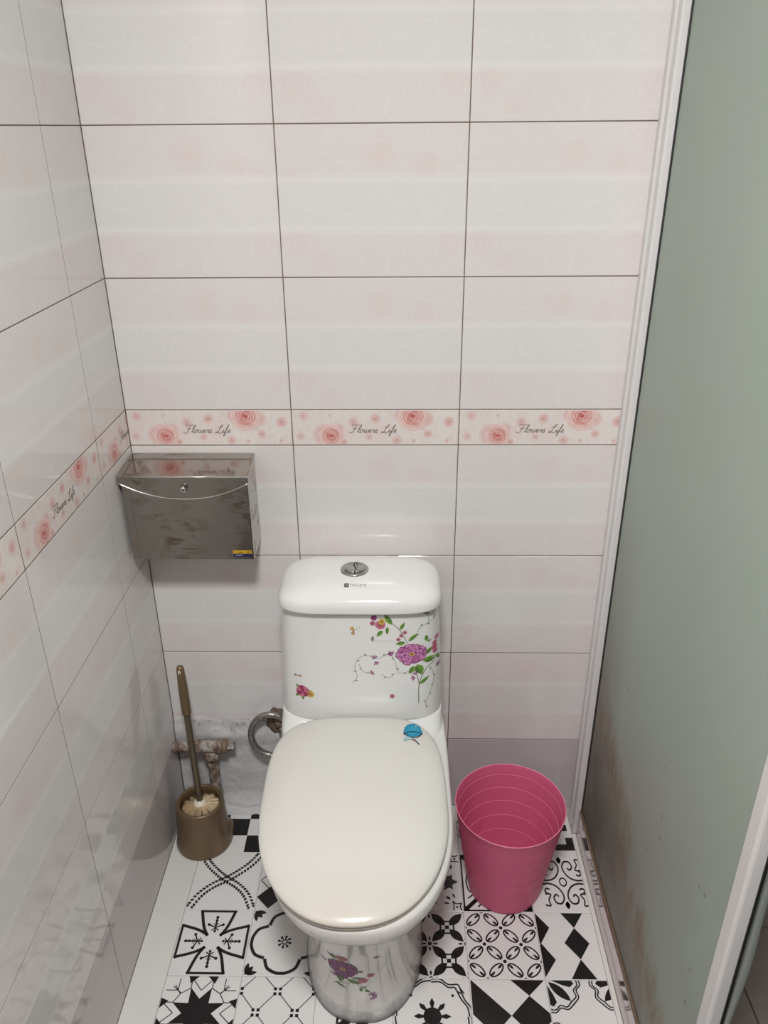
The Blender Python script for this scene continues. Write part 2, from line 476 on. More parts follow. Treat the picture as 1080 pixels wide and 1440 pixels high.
def m_checker():
    m = Motif(); t = 1 / 3
    for i in range(3):
        for j in range(3):
            if (i + j) % 2 == 0: m.poly([(i * t, j * t), ((i + 1) * t, j * t), ((i + 1) * t, (j + 1) * t), (i * t, (j + 1) * t)])
    return m
def m_garland():
    m = Motif(); m.tf = MX
    path = spline([(0.06, 0.03), (0.17, 0.2), (0.33, 0.36), (0.5, 0.49), (0.68, 0.6), (0.84, 0.76), (0.95, 0.97)], 9)
    n = len(path)
    for i in range(1, n - 1, 2):
        dx, dy = path[i + 1][0] - path[i - 1][0], path[i + 1][1] - path[i - 1][1]
        a = math.atan2(dy, dx); nx, ny = -math.sin(a), math.cos(a)
        for sd in (-1, 1):
            p = (path[i][0] + nx * sd * 0.036, path[i][1] + ny * sd * 0.036)
            if 0 < p[0] < 1 and 0 < p[1] < 1: m.leaf((p[0] - 0.026 * math.cos(a + sd * 0.8), p[1] - 0.026 * math.sin(a + sd * 0.8)), a + sd * 0.8, 0.060, 0.040, 4)
    return m
def m_diamonds():
    m = Motif()
    for cx, cy in ((0.19, 0.79), (0.81, 0.79), (0.19, 0.21), (0.81, 0.21), (0.5, 0.5)):
        m.poly([(cx - 0.19, cy), (cx, cy - 0.19), (cx + 0.19, cy), (cx, cy + 0.19)])
    m.tf = MXY; m.line((0.5, 0.02), (0.31, 0.21), 0.014); m.line((0.02, 0.5), (0.19, 0.33), 0.014)
    return m
def m_cross():
    m = Motif(); m.tf = R4
    m.curve([(0.41, 0.42), (0.33, 0.27), (0.26, 0.03)], 0.042); m.curve([(0.59, 0.42), (0.67, 0.27), (0.74, 0.03)], 0.042)
    m.line((0.24, 0.035), (0.76, 0.035), 0.034)
    m.line((0.5, 0.12), (0.5, 0.34), 0.02); m.disc((0.5, 0.13), 0.024, 8); m.disc((0.5, 0.18), 0.022, 8); m.disc((0.5, 0.225), 0.02, 8)
    for s_ in (-1, 1):
        m.line((0.5, 0.29), (0.5 + s_ * 0.09, 0.25), 0.02); m.disc((0.5 + s_ * 0.10, 0.246), 0.023, 8)
        m.line((0.5, 0.30), (0.5 + s_ * 0.05, 0.335), 0.018); m.line((0.5, 0.27), (0.5 + s_ * 0.04, 0.23), 0.010)
    m.disc((0.5, 0.35), 0.02, 8)
    return m
def m_quatrefoil():
    m = Motif(); m.tf = R4
    m.curve([(0.26, 0.25), (0.31, 0.12), (0.42, 0.055), (0.5, 0.045), (0.58, 0.055), (0.69, 0.12), (0.74, 0.25)], 0.044)
    m.leaf((0.02, 0.02), 0.75, 0.16, 0.07); m.leaf((0.03, 0.03), 0.15, 0.16, 0.06); m.leaf((0.03, 0.03), 1.4, 0.16, 0.06)
    m.tf = ID
    for k in range(8):
        a = k * PI / 4 + 0.2
        m.line((0.5 + 0.02 * math.cos(a), 0.5 + 0.02 * math.sin(a)), (0.5 + 0.07 * math.cos(a), 0.5 + 0.07 * math.sin(a)), 0.018)
        m.disc((0.5 + 0.08 * math.cos(a), 0.5 + 0.08 * math.sin(a)), 0.019, 8)
    return m
def m_star():
    m = Motif()
    pts = []
    for k in range(16):
        a = k * PI / 8; rr = 0.36 if k % 2 else 0.185
        pts.append((0.5 + rr * math.cos(a), 0.5 + rr * math.sin(a)))
    m.poly(pts)
    m.tf = D8
    w_ = 0.012
    m.line((0.5, 0.32), (0.36, 0.17), w_); m.line((0.36, 0.17), (0.36, 0.04), w_); m.line((0.5, 0.20), (0.36, 0.04), w_)
    m.line((0.36, 0.17), (0.25, 0.24), w_); m.line((0.2, 0.04), (0.2, 0.2), w_); m.line((0.25, 0.24), (0.13, 0.15), w_)
    m.tf = R4
    m.poly([(0.30, 0.0), (0.45, 0.0), (0.34, 0.11)]); m.poly([(0.55, 0.0), (0.70, 0.0), (0.66, 0.11)])
    return m
def m_lattice():
    m = Motif()
    nodes = [(0.0, 0.2), (0.5, 0.2), (1.0, 0.2), (0.25, 0.48), (0.75, 0.48), (0.0, 0.76), (0.5, 0.76), (1.0, 0.76), (0.25, 0.98), (0.75, 0.98), (0.25, -0.06), (0.75, -0.06)]
    for x, y in nodes:
        for sx in (-1, 1):
            for sy in (-1, 1):
                cx, cy, h = x + sx * 0.033, y + sy * 0.033, 0.02
                m.poly([(cx - h, cy - h), (cx + h, cy - h), (cx + h, cy + h), (cx - h, cy + h)])
    for i, a in enumerate(nodes):
        for b in nodes[i + 1:]:
            d = math.hypot(a[0] - b[0], a[1] - b[1])
            if 0.3 < d < 0.42 and abs(a[0] - b[0]) > 0.1 and abs(a[1] - b[1]) > 0.1:
                k = 0.055 / d
                m.line((a[0] + (b[0] - a[0]) * k, a[1] + (b[1] - a[1]) * k), (b[0] + (a[0] - b[0]) * k, b[1] + (a[1] - b[1]) * k), 0.011)
    return m
def m_key():
    m = Motif()
    def rc(a, b, c, d): m.poly([(a, b), (c, b), (c, d), (a, d)])
    rc(0.16, 0.79, 0.82, 0.91); rc(0.69, 0.66, 0.82, 0.80); rc(0.16, 0.40, 0.29, 0.80)
    rc(0.42, 0.40, 0.75, 0.53); rc(0.16, 0.12, 0.75, 0.25); rc(0.42, 0.40, 0.55, 0.66)
    return m
def m_scroll():
    m = Motif(); m.tf = MXY
    m.ring((0.5, 0.5), 0.075, 0.026) 
    m.curve([(0.02, 0.46), (0.18, 0.47), (0.33, 0.42), (0.43, 0.31), (0.45, 0.20), (0.38, 0.11), (0.27, 0.12), (0.23, 0.21), (0.29, 0.27), (0.34, 0.23)], 0.033)
    m.curve([(0.02, 0.08), (0.13, 0.07), (0.11, 0.17), (0.17, 0.27), (0.05, 0.28)], 0.03)
    m.curve([(0.17, 0.36), (0.10, 0.38), (0.06, 0.33), (0.10, 0.29)], 0.034)
    m.leaf((0.5, 0.01), PI / 2, 0.14, 0.10)
    m.P = [[(0.51 + (p[0] - 0.5) * 0.66, 0.485 + (p[1] - 0.5) * 0.93) for p in q] for q in m.P]
    return m
def m_lily():
    m = Motif(); m.tf = R4
    m.poly(spline([(0.68, 0.5), (0.75, 0.44), (0.74, 0.36), (0.82, 0.40), (0.87, 0.37), (0.87, 0.45), (0.95, 0.5), (0.87, 0.55), (0.87, 0.63), (0.82, 0.60), (0.74, 0.64), (0.75, 0.56)], 3, True))
    m.curve([(0.86, 0.02), (0.87, 0.10), (0.83, 0.14), (0.90, 0.13), (0.98, 0.14)], 0.018); m.curve([(0.86, 0.02), (0.92, 0.04), (0.98, 0.02)], 0.018)
    m.disc((0.925, 0.085), 0.018, 8)
    m.leaf((0.80, 0.17), 2.2, 0.09, 0.04); m.leaf((0.87, 0.19), 1.75, 0.09, 0.03); m.leaf((0.78, 0.11), 2.8, 0.09, 0.03)
    m.leaf((0.5, 0.5), PI / 4, 0.2, 0.08)
    return m
def m_frame():
    m = Motif(); m.tf = R4
    m.line((0.03, 0.02), (0.97, 0.02), 0.028)
    m.line((0.03, 0.03), (0.44, 0.44), 0.06)
    m.poly([(0, 0), (0.13, 0), (0, 0.13)])
    m.oval((0.5, 0.24), 0, 0.16, 0.09, 0.026); m.leaf((0.42, 0.24), 0, 0.16, 0.06)
    m.curve([(0.22, 0.08), (0.3, 0.16), (0.36, 0.1), (0.5, 0.07)], 0.022); m.curve([(0.78, 0.08), (0.7, 0.16), (0.64, 0.1), (0.5, 0.07)], 0.022)
    m.tf = ID; m.ring((0.5, 0.5), 0.09, 0.03)
    return m
def m_dense():
    m = Motif()
    for i in range(2):
        for j in range(2):
            cx, cy = 0.25 + 0.5 * i, 0.25 + 0.5 * j; h = 0.028
            m.poly([(cx - h, cy - h), (cx + h, cy - h), (cx + h, cy + h), (cx - h, cy + h)])
            for k in range(4):
                a = PI / 4 + k * PI / 2
                m.leaf((cx + 0.04 * math.cos(a), cy + 0.04 * math.sin(a)), a, 0.26, 0.125)
            for k in range(4):
                a = k * PI / 2
                m.ring((cx + 0.25 * math.cos(a), cy + 0.25 * math.sin(a)), 0.16, 0.024, a + PI - 0.75, a + PI + 0.75, 8)
    for (cx, cy) in ((0.5, 0.5), (0, 0.5), (1, 0.5), (0.5, 0), (0.5, 1), (0, 0), (1, 1), (0, 1), (1, 0)):
        m.disc((cx, cy), 0.03, 8)
        for k in range(8):
            a = k * PI / 4; m.leaf((cx + 0.04 * math.cos(a), cy + 0.04 * math.sin(a)), a, 0.075, 0.03, 4)
    return m
def m_ovals():
    m = Motif(); h = 0.5
    for (x, y) in ((0.25, 0.5), (0.75, 0.5), (0.5, 0.25), (0.5, 0.75), (0, 0.25), (1, 0.25), (0, 0.75), (1, 0.75), (0.25, 0), (0.75, 0), (0.25, 1), (0.75, 1)):
        m.disc((x, y), 0.026, 10)
    for i in range(4):
        for j in range(4):
            cx, cy = 0.125 + 0.25 * i, 0.125 + 0.25 * j
            a = PI / 4 if (i + j) % 2 else -PI / 4
            m.oval((cx, cy), a, 0.118, 0.06, 0.021, 16)
            for sg in (0, PI):
                m.leaf((cx - 0.125 * math.cos(a + sg), cy - 0.125 * math.sin(a + sg)), a + sg, 0.10, 0.034, 4)
    return m
def m_harlequin():
    m = Motif()
    m.poly([(0, 0), (0.18, 0.24), (0.03, 0.48), (0, 0.5)]); m.poly([(0.03, 0.48), (0.19, 0.72), (0.01, 0.97), (0, 0.97), (0, 0.52)])
    m.poly([(0.37, 0), (0.69, 0), (0.525, 0.24)]); m.poly([(0.525, 0.24), (0.69, 0.475), (0.525, 0.71), (0.35, 0.47)]); m.poly([(0.525, 0.71), (0.69, 0.99), (0.35, 0.99)])
    m.poly([(1, 0.0), (0.86, 0.24), (1, 0.48)]); m.poly([(1, 0.5), (0.86, 0.74), (1, 0.97)])
    return m
def m_big():
    m = Motif()
    m.poly([(0.015, 0.01), (0.5, 0.48), (0.26, 0.72), (0.015, 0.47)]); m.poly([(0.53, 0), (0.99, 0), (0.76, 0.22)])
    m.poly([(0.76, 0.22), (0.995, 0.45), (0.995, 0.54), (0.76, 0.76), (0.5, 0.48)]); m.poly([(0.26, 0.76), (0.5, 0.99), (0.03, 0.99)])
    m.poly([(0.76, 0.78), (0.98, 0.99), (0.54, 0.99)])
    return m
def m_fan():
    m = Motif(); m.tf = D8[:1] + [mirx, miry, lambda p: (1 - p[0], 1 - p[1])]
    m.leaf((0.03, 0.03), 0.78, 0.36, 0.12); m.poly([(0.06, 0.005), (0.33, 0.005), (0.36, 0.05), (0.30, 0.10), (0.2, 0.07)])
    m.poly([(0.005, 0.06), (0.005, 0.33), (0.05, 0.36), (0.10, 0.30), (0.07, 0.2)])
    for o_ in (0.0, 0.035):
        m.curve([(0.39 + o_, 0.0), (0.40 + o_, 0.07), (0.34 + o_, 0.14), (0.36 + o_ * 0.9, 0.22 + o_ * 0.3), (0.29 + o_ * 0.8, 0.29 + o_ * 0.8),
                 (0.22 + o_ * 0.3, 0.36 + o_ * 0.9), (0.14, 0.34 + o_), (0.07, 0.40 + o_), (0.0, 0.39 + o_)], 0.018, 4)
    return m
def m_sun():
    m = Motif(); m.disc((0.5, 0.5), 0.115, 24)
    for k in range(8):
        a = k * PI / 4 + PI / 8 * 0
        b = lambda rr, t: (0.5 + rr * math.cos(a + t), 0.5 + rr * math.sin(a + t))
        m.poly([b(0.10, 0.12), b(0.18, 0.18), b(0.24, 0.0), b(0.18, -0.18), b(0.10, -0.12)])
    m.tf = R4
    for o_ in (0, 0.04):
        m.curve([(0.5, 0.02 - o_ + 0.03), (0.62, 0.05 - o_), (0.72, 0.12 - o_), (0.80 + o_, 0.12 - o_), (0.83 + o_, 0.17 - o_), (0.88 + o_, 0.20)], 0.02)
        m.curve([(0.83 + o_, 0.17 - o_), (0.88 + o_, 0.28), (0.95 + o_, 0.38), (0.97 + o_, 0.5)], 0.02)
    m.disc((0.77, 0.23), 0.02, 8)
    return m
def m_bars():
    m = Motif(); m.tf = R4
    m.line((0.2, 0.0), (0.2, 0.3), 0.03); m.line((0.3, 0.0), (0.3, 0.2), 0.03); m.line((0.2, 0.3), (0.5, 0.3), 0.03)
    m.leaf((0.5, 0.5), PI / 4, 0.4, 0.12)
    return m

def clip_poly(P, umin, umax, vmin, vmax):
    def cut(P, inside, inter):
        out = []
        for i in range(len(P)):
            a, b = P[i - 1], P[i]
            ia, ib = inside(a), inside(b)
            if ib:
                if not ia: out.append(inter(a, b))
                out.append(b)
            elif ia: out.append(inter(a, b))
        return out
    def ix(c): return lambda a, b: (c, a[1] + (b[1] - a[1]) * (c - a[0]) / (b[0] - a[0]))
    def iy(c): return lambda a, b: (a[0] + (b[0] - a[0]) * (c - a[1]) / (b[1] - a[1]), c)
    for ins, it in ((lambda p: p[0] >= umin, ix(umin)), (lambda p: p[0] <= umax, ix(umax)), (lambda p: p[1] >= vmin, iy(vmin)), (lambda p: p[1] <= vmax, iy(vmax))):
        if len(P) < 3: return []
        P = cut(P, ins, it)
    return P if len(P) >= 3 else []

TZ = 0.003
def floor_tile_mesh(name, motif, umax=1.0):
    V, F, MI = [], [], []
    g = 0.003; b = 0.006
    def quad(ps, mi):
        k = len(V); V.extend(ps); F.append(tuple(range(k, k + len(ps)))); MI.append(mi)
    X = lambda u_: u_ * FW
    Y = lambda v_: -v_ * FD
    u0, u1, v0, v1 = g, umax - g, g, 1 - g
    a = [(u0, v0), (u1, v0), (u1, v1), (u0, v1)]; c = [(u0 + b, v0 + b), (u1 - b, v0 + b), (u1 - b, v1 - b), (u0 + b, v1 - b)]
    quad([(X(p[0]), Y(p[1]), TZ) for p in c[::-1]], 0)
    for i in range(4):
        j = (i + 1) % 4
        quad([(X(a[i][0]), Y(a[i][1]), TZ - 0.0006), (X(c[i][0]), Y(c[i][1]), TZ), (X(c[j][0]), Y(c[j][1]), TZ), (X(a[j][0]), Y(a[j][1]), TZ - 0.0006)][::1], 0)
        quad([(X(a[i][0]), Y(a[i][1]), 0), (X(a[i][0]), Y(a[i][1]), TZ - 0.0006), (X(a[j][0]), Y(a[j][1]), TZ - 0.0006), (X(a[j][0]), Y(a[j][1]), 0)], 0)
    for P in motif.P:
        P = clip_poly(P, u0 + b, u1 - b, v0 + b, v1 - b)
        if len(P) < 3: continue
        ar = sum(P[i - 1][0] * P[i][1] - P[i][0] * P[i - 1][1] for i in range(len(P)))
        if abs(ar) < 1e-7: continue
        if ar > 0: P = P[::-1]
        quad([(X(p[0]), Y(p[1]), TZ + 0.0002) for p in P], 1)
    me = bpy.data.meshes.new(name); me.from_pydata(V, [], F)
    me.materials.append(M['floor_white']); me.materials.append(M['black'])
    for p, mi in zip(me.polygons, MI): p.material_index = mi
    me.update(); return me

# ------------------------------------------------------------------ the setting: floor
floor = box('floor', (XL, YR, -0.12), (XG + 0.012, 0.0, 0.0), M['floor_base']); tag(floor, kind='structure')
MOT = dict(checker=m_checker(), garland=m_garland(), diamonds=m_diamonds(), cross=m_cross(), quat=m_quatrefoil(), star=m_star(), lattice=m_lattice(),
           key=m_key(), scroll=m_scroll(), lily=m_lily(), frame=m_frame(), dense=m_dense(), ovals=m_ovals(), harl=m_harlequin(), big=m_big(), fan=m_fan(), sun=m_sun(), bars=m_bars())
GRID = [['checker', 'star', 'bars', 'scroll', 'sun', 'key'],
        ['garland', 'diamonds', 'dense', 'lily', 'frame', 'scroll'],
        ['cross', 'quat', 'fan', 'dense', 'ovals', 'harl'],
        ['star', 'lattice', 'bars', 'sun', 'big', 'fan'],
        ['ovals', 'harl', 'scroll', 'cross', 'garland', 'checker'],
        ['frame', 'dense', 'checker', 'quat', 'star', 'lattice'],
        ['lily', 'big', 'sun', 'ovals', 'fan', 'garland']]
UCUT = (0.630 - (FX0 + 5 * FW)) / FW
fm = {}
for rj, row in enumerate(GRID):
    for ci, nm in enumerate(row):
        key = (nm, ci == 5)
        if key not in fm: fm[key] = floor_tile_mesh('floor_tile', MOT[nm], UCUT if ci == 5 else 1.0)
        o = link(bpy.data.objects.new('floor_tile', fm[key]), floor)
        o.location = (FX0 + ci * FW, -0.002 - rj * FD, 0.0)
box('floor_edge_strip', (XL + 0.001, -0.002 - 7 * FD, 0), (FX0 - 0.0005, -0.002, 0.0031), M['strip'], floor, 0.0008)
box('floor_edge_strip', (0.6305, -0.002 - 7 * FD, 0), (0.640, -0.09, 0.0031), M['strip'], floor, 0.0008)

added_floor = box('floor_hall', (XL, YR, 0.0), (0.64, -0.002 - 7 * FD, 0.004), M['hall']); tag(added_floor, kind='structure')  # added floor, unseen; dark to cut bounce and darken the steel box's reflection

# ------------------------------------------------------------------ the setting: walls
def tile_mesh(name, x0, x1, z0, z1, mat, thick=0.006, bev=0.0011):
    """front face at y=0 facing -y, rounded glazed edges; coordinates kept in the full tile's frame"""
    V, F = [], []
    rings = []
    for k in range(4):
        a = k / 3 * PI / 2
        inset = bev * (1 - math.sin(a)) * -1 + bev; dy = bev * 0.8 * (1 - math.sin(a))
        ins = bev * (1 - math.cos(a))
        rings.append((ins, dy))
    allr = [(0, thick)] + rings
    for ins, dy in allr:
        V += [(x0 + ins, dy, z0 + ins), (x1 - ins, dy, z0 + ins), (x1 - ins, dy, z1 - ins), (x0 + ins, dy, z1 - ins)]
    for i in range(len(allr) - 1):
        for k in range(4):
            k2 = (k + 1) % 4
            F.append((i * 4 + k, i * 4 + k2, (i + 1) * 4 + k2, (i + 1) * 4 + k))
    n = (len(allr) - 1) * 4
    F.append((n, n + 1, n + 2, n + 3))
    me = bpy.data.meshes.new(name); me.from_pydata(V, [], F); me.materials.append(mat); me.update()
    for i, p in enumerate(me.polygons): p.use_smooth = False
    return me

G = 0.0009   # half joint
BACK = [(XL - 0.001, -0.0015), (0.0, TW), (TW, 2 * TW)]      # visible columns of the back wall (x ranges)
# --- border print -------------------------------------------------------------
class Painter:
    """coloured polygons laid on a surface: surf(u, v, off) -> point"""
    def __init__(s, surf, step=0.00006, base=0.0003): s.surf = surf; s.V = []; s.F = []; s.C = []; s.k = 0; s.step = step; s.base = base
    def off(s): s.k += 1; return s.base + s.step * s.k
    def level(s, k): s.k = k
    def fan(s, pts, ce, cc, centre=None, off=None):
        o = off if off is not None else s.off()
        if centre is None: centre = (sum(p[0] for p in pts) / len(pts), sum(p[1] for p in pts) / len(pts))
        b = len(s.V); s.V.append(s.surf(centre[0], centre[1], o)); s.C.append(cc)
        for i, p in enumerate(pts):
            s.V.append(s.surf(p[0], p[1], o)); s.C.append(ce[i] if isinstance(ce, list) else ce)
        n = len(pts)
        for i in range(n): s.F.append((b, b + 1 + i, b + 1 + (i + 1) % n))
    def stroke(s, pts, wd, col, off=None):
        o = off if off is not None else s.off(); n = len(pts); b = len(s.V)
        for i in range(n):
            a, c = pts[max(i - 1, 0)], pts[min(i + 1, n - 1)]
            dx, dy = c[0] - a[0], c[1] - a[1]; d = math.hypot(dx, dy) or 1
            wv = wd[i] if isinstance(wd, list) else wd
            nx, ny = -dy / d * wv / 2, dx / d * wv / 2
            for sg in (1, -1): s.V.append(s.surf(pts[i][0] + sg * nx, pts[i][1] + sg * ny, o)); s.C.append(col)
        for i in range(n - 1): s.F.append((b + 2 * i, b + 2 * i + 2, b + 2 * i + 3, b + 2 * i + 1))
    def petal(s, c, ang, ln, wd, cin, cout, rnd=0.15, r0=0.0, n=7):
        ca, sa = math.cos(ang), math.sin(ang); pts = []
        prof = [(0, 0.16), (0.35, 0.6), (0.7, 1.0), (0.92, 0.8), (1.0, 0.35), (0.965, 0.0)]
        full = prof + [(t, -w_) for t, w_ in prof[:-1][::-1]]
        for t, w_ in full:
            x = r0 + t * ln; y = w_ * wd / 2 * (1 + random.uniform(-rnd, rnd)); x *= 1 + random.uniform(-rnd, rnd) * 0.4
            pts.append((c[0] + x * ca - y * sa, c[1] + x * sa + y * ca))
        cols = []
        for t, w_ in full:
            k = t; cols.append(tuple(cin[i] * (1 - k) + cout[i] * k for i in range(3)))
        mid = (c[0] + (r0 + ln * 0.5) * ca, c[1] + (r0 + ln * 0.5) * sa)
        s.fan(pts, cols, tuple((a + b) / 2 for a, b in zip(cin, cout)), mid)
    def leaf(s, p, ang, ln, wd, c1, c2):
        ca, sa = math.cos(ang), math.sin(ang); pts = []; ks = [0, .15, .35, .55, .75, .9, 1]
        for sg in (1, -1):
            for t in (ks if sg > 0 else ks[-2:0:-1]):
                y = sg * wd / 2 * math.sin(PI * t ** 0.8); x = t * ln
                pts.append((p[0] + x * ca - y * sa, p[1] + x * sa + y * ca))
        cols = [c1 if i <= 6 else c2 for i in range(len(pts))]
        s.fan(pts, cols, tuple((a + b) / 2 for a, b in zip(c1, c2)))
        s.stroke([p, (p[0] + ln * ca, p[1] + ln * sa)], ln * 0.035, tuple(x * 0.7 for x in c1))
    def arrays(s): return s.V, s.F, s.C

def script_text(P, x, z, h, col, wd):
    """cursive 'Flowers Life'"""
    L = {
        'F': (0.95, [[(0.15, 0.85), (0.22, 1.02), (0.5, 1.06), (0.85, 1.0), (1.12, 1.1)], [(0.72, 1.02), (0.6, 0.6), (0.42, 0.12), (0.2, -0.06), (0.0, 0.0), (0.02, 0.14)], [(0.32, 0.54), (0.6, 0.56), (0.85, 0.6)]]),
        'l': (0.32, [[(0.0, 0.1), (0.25, 0.5), (0.42, 0.95), (0.36, 1.06), (0.24, 0.8), (0.13, 0.2), (0.2, 0.0), (0.38, 0.14)]]),
        'o': (0.46, [[(0.36, 0.42), (0.18, 0.4), (0.06, 0.18), (0.14, 0.0), (0.3, 0.06), (0.4, 0.28), (0.34, 0.42), (0.32, 0.34), (0.52, 0.36)]]),
        'w': (0.66, [[(0.02, 0.3), (0.14, 0.42), (0.1, 0.1), (0.2, 0.0), (0.36, 0.2), (0.42, 0.42), (0.36, 0.1), (0.46, 0.0), (0.64, 0.2), (0.66, 0.42), (0.74, 0.38)]]),
        'e': (0.42, [[(0.02, 0.12), (0.2, 0.2), (0.34, 0.34), (0.26, 0.44), (0.12, 0.3), (0.1, 0.06), (0.24, 0.0), (0.44, 0.14)]]),
        'r': (0.38, [[(0.0, 0.1), (0.16, 0.36), (0.2, 0.46), (0.3, 0.4), (0.38, 0.38), (0.28, 0.12), (0.34, 0.0), (0.44, 0.1)]]),
        's': (0.4, [[(0.0, 0.08), (0.22, 0.36), (0.30, 0.50), (0.22, 0.34), (0.36, 0.14), (0.26, -0.02), (0.06, 0.02)]]),
        'L': (0.9, [[(0.35, 0.78), (0.5, 0.62), (0.78, 0.8), (0.86, 1.02), (0.72, 1.08), (0.56, 0.7), (0.4, 0.16), (0.14, -0.04), (0.06, 0.08), (0.24, 0.12), (0.6, -0.06), (0.86, 0.04), (1.0, 0.2)]]),
        'i': (0.3, [[(0.0, 0.1), (0.16, 0.42), (0.1, 0.1), (0.18, 0.0), (0.34, 0.14)], [(0.24, 0.6), (0.27, 0.63)]]),
        'f': (0.36, [[(0.0, 0.1), (0.26, 0.5), (0.44, 0.98), (0.36, 1.06), (0.22, 0.6), (0.06, -0.3), (-0.06, -0.44), (-0.08, -0.28), (0.12, 0.02), (0.36, 0.14)]]),
        ' ': (0.42, [])}
    cx = x
    for ch in 'Flowers Life':
        adv, st = L[ch]
        for p in st:
            q = spline([(cx + (a + 0.22 * b) * h, z + b * h) for a, b in p], 4)
            P.stroke(q, wd, col)
        cx += adv * h
    return cx

def rose(P, c, R, strength, squash=1.0):
    pale = s2l((232, 205, 201)); pink = s2l((219, 164, 159)); deep = s2l((201, 108, 104)); hi = s2l((240, 214, 208))
    mixc = lambda a, b, t: tuple(x * (1 - t) + y * t for x, y in zip(a, b))
    bg = s2l((228, 219, 216))
    pink2, deep2, hi2, pale2 = [mixc(bg, q, strength) for q in (pink, deep, hi, pale)]
    rnd = random.Random(int(c[0] * 9999) + int(c[1] * 7777))
    for k in range(7):
        a = k * 2 * PI / 7 + rnd.random() * 0.4
        P.petal(c, a, R, R * 0.95, pink2, pale2, 0.12)
    for k in range(6):
        a = k * 2 * PI / 6 + rnd.random() * 0.5
        P.petal(c, a, R * 0.72, R * 0.75, deep2, mixc(pink2, pale2, 0.3), 0.12)
    for k in range(5):
        a = k * 2 * PI / 5 + rnd.random()
        P.petal(c, a, R * 0.46, R * 0.5, mixc(deep2, (0.3, 0.05, 0.05), 0.12), pink2, 0.1)
    if strength > 0.6:
        for rr, n0 in ((0.86, 2), (0.68, 3), (0.5, 3), (0.34, 2), (0.2, 2)):
            for k in range(n0):
                a0 = rnd.random() * 6.28; L_ = 1.5 + rnd.random() * 1.2
                pts = [(c[0] + R * rr * (1 + 0.08 * math.sin(3 * t)) * math.cos(a0 + t * L_), c[1] + R * rr * math.sin(a0 + t * L_)) for t in [i / 8 for i in range(9)]]
                P.stroke(pts, R * 0.045, hi2)
    else:
        for k in range(2):
            a0 = rnd.random() * 6.28
            P.stroke([(c[0] + R * 0.5 * math.cos(a0 + t * 2), c[1] + R * 0.5 * math.sin(a0 + t * 2)) for t in [i / 6 for i in range(7)]], R * 0.07, hi2)

def border_mesh(name, x0, x1):
    random.seed(11)
    me0 = tile_mesh('tmp', x0, x1, G, BH - G, M['border'])
    V = [tuple(v.co) for v in me0.vertices]; F = [tuple(p.vertices) for p in me0.polygons]; n0 = len(F)
    bpy.data.meshes.remove(me0)
    P = Painter(lambda a, b, o: (a, -o, b), 0.000003, 0.00012)
    S = TW
    for (a, b, R_, st) in ((0.07, 0.83, 0.032, 0.4), (0.05, 0.25, 0.03, 0.35), (0.23, 0.84, 0.012, 0.3), (0.37, 0.65, 0.035, 0.45), (0.50, 0.75, 0.033, 0.55), (0.46, 0.24, 0.026, 0.4),
                           (0.63, 0.14, 0.034, 0.45), (0.73, 0.13, 0.014, 0.45), (0.815, 0.32, 0.03, 0.5), (0.94, 0.66, 0.036, 0.55), (0.93, 0.13, 0.014, 0.45), (0.31, 0.10, 0.024, 0.6), (0.28, 0.48, 0.034, 0.5), (0.78, 0.55, 0.03, 0.35)):
        P.level(0); rose(P, (a * S, b * BH), R_ * S, st)
    P.level(25); rose(P, (0.19 * S, 0.30 * BH), 0.07 * S, 0.55); rose(P, (0.235 * S, 0.27 * BH), 0.076 * S, 1.0)
    P.level(25); rose(P, (0.80 * S, 0.74 * BH), 0.05 * S, 0.6); P.level(25); rose(P, (0.66 * S, 0.86 * BH), 0.05 * S, 0.6); rose(P, (0.725 * S, 0.82 * BH), 0.092 * S, 1.0)
    script_text(P, 0.345 * S, 0.36 * BH, 0.0155, s2l((118, 110, 106)), 0.0011)
    b0 = len(V)
    # clip to the tile face
    pv, pf, pc = P.arrays(); V2, F2, C2 = [], [], []
    lo_x, hi_x, lo_z, hi_z = x0 + 0.0018, x1 - 0.0018, G + 0.0015, BH - G - 0.0015
    for f_ in pf:
        inside = [lo_x <= pv[i][0] <= hi_x and lo_z <= pv[i][2] <= hi_z for i in f_]
        if not any(inside): continue
        for i in f_:
            p = pv[i]; V2.append((min(max(p[0], lo_x), hi_x), p[1], min(max(p[2], lo_z), hi_z))); C2.append(pc[i])
        F2.append(tuple(range(b0 + len(V2) - len(f_), b0 + len(V2))))
    me = bpy.data.meshes.new(name); me.from_pydata(V + V2, [], F + F2)
    me.materials.append(M['border']); me.materials.append(M['print'])
    at = me.color_attributes.new('Col', 'FLOAT_COLOR', 'POINT')
    for i, c in enumerate([(1, 1, 1)] * len(V) + C2): at.data[i].color = (*c[:3], 1)
    for i, p in enumerate(me.polygons): p.material_index = 0 if i < n0 else 1
    me.update(); return me

tcache = {}
def put_tile(parent, kind, origin, rz, x0, x1, z0, z1):
    bev = 0.0005 if parent.name == 'wall_left' else 0.0011
    key = (kind, bev, round(x0, 4), round(x1, 4), round(z0, 4), round(z1, 4))
    if key not in tcache:
        tcache[key] = border_mesh('border_tile', x0, x1) if kind == 'border' else tile_mesh('wall_tile', x0, x1, z0, z1, M[kind], bev=bev)
    o = link(bpy.data.objects.new('border_tile' if kind == 'border' else 'wall_tile', tcache[key]), parent)
    o.location = origin; o.rotation_euler = (0, 0, rz)
    return o

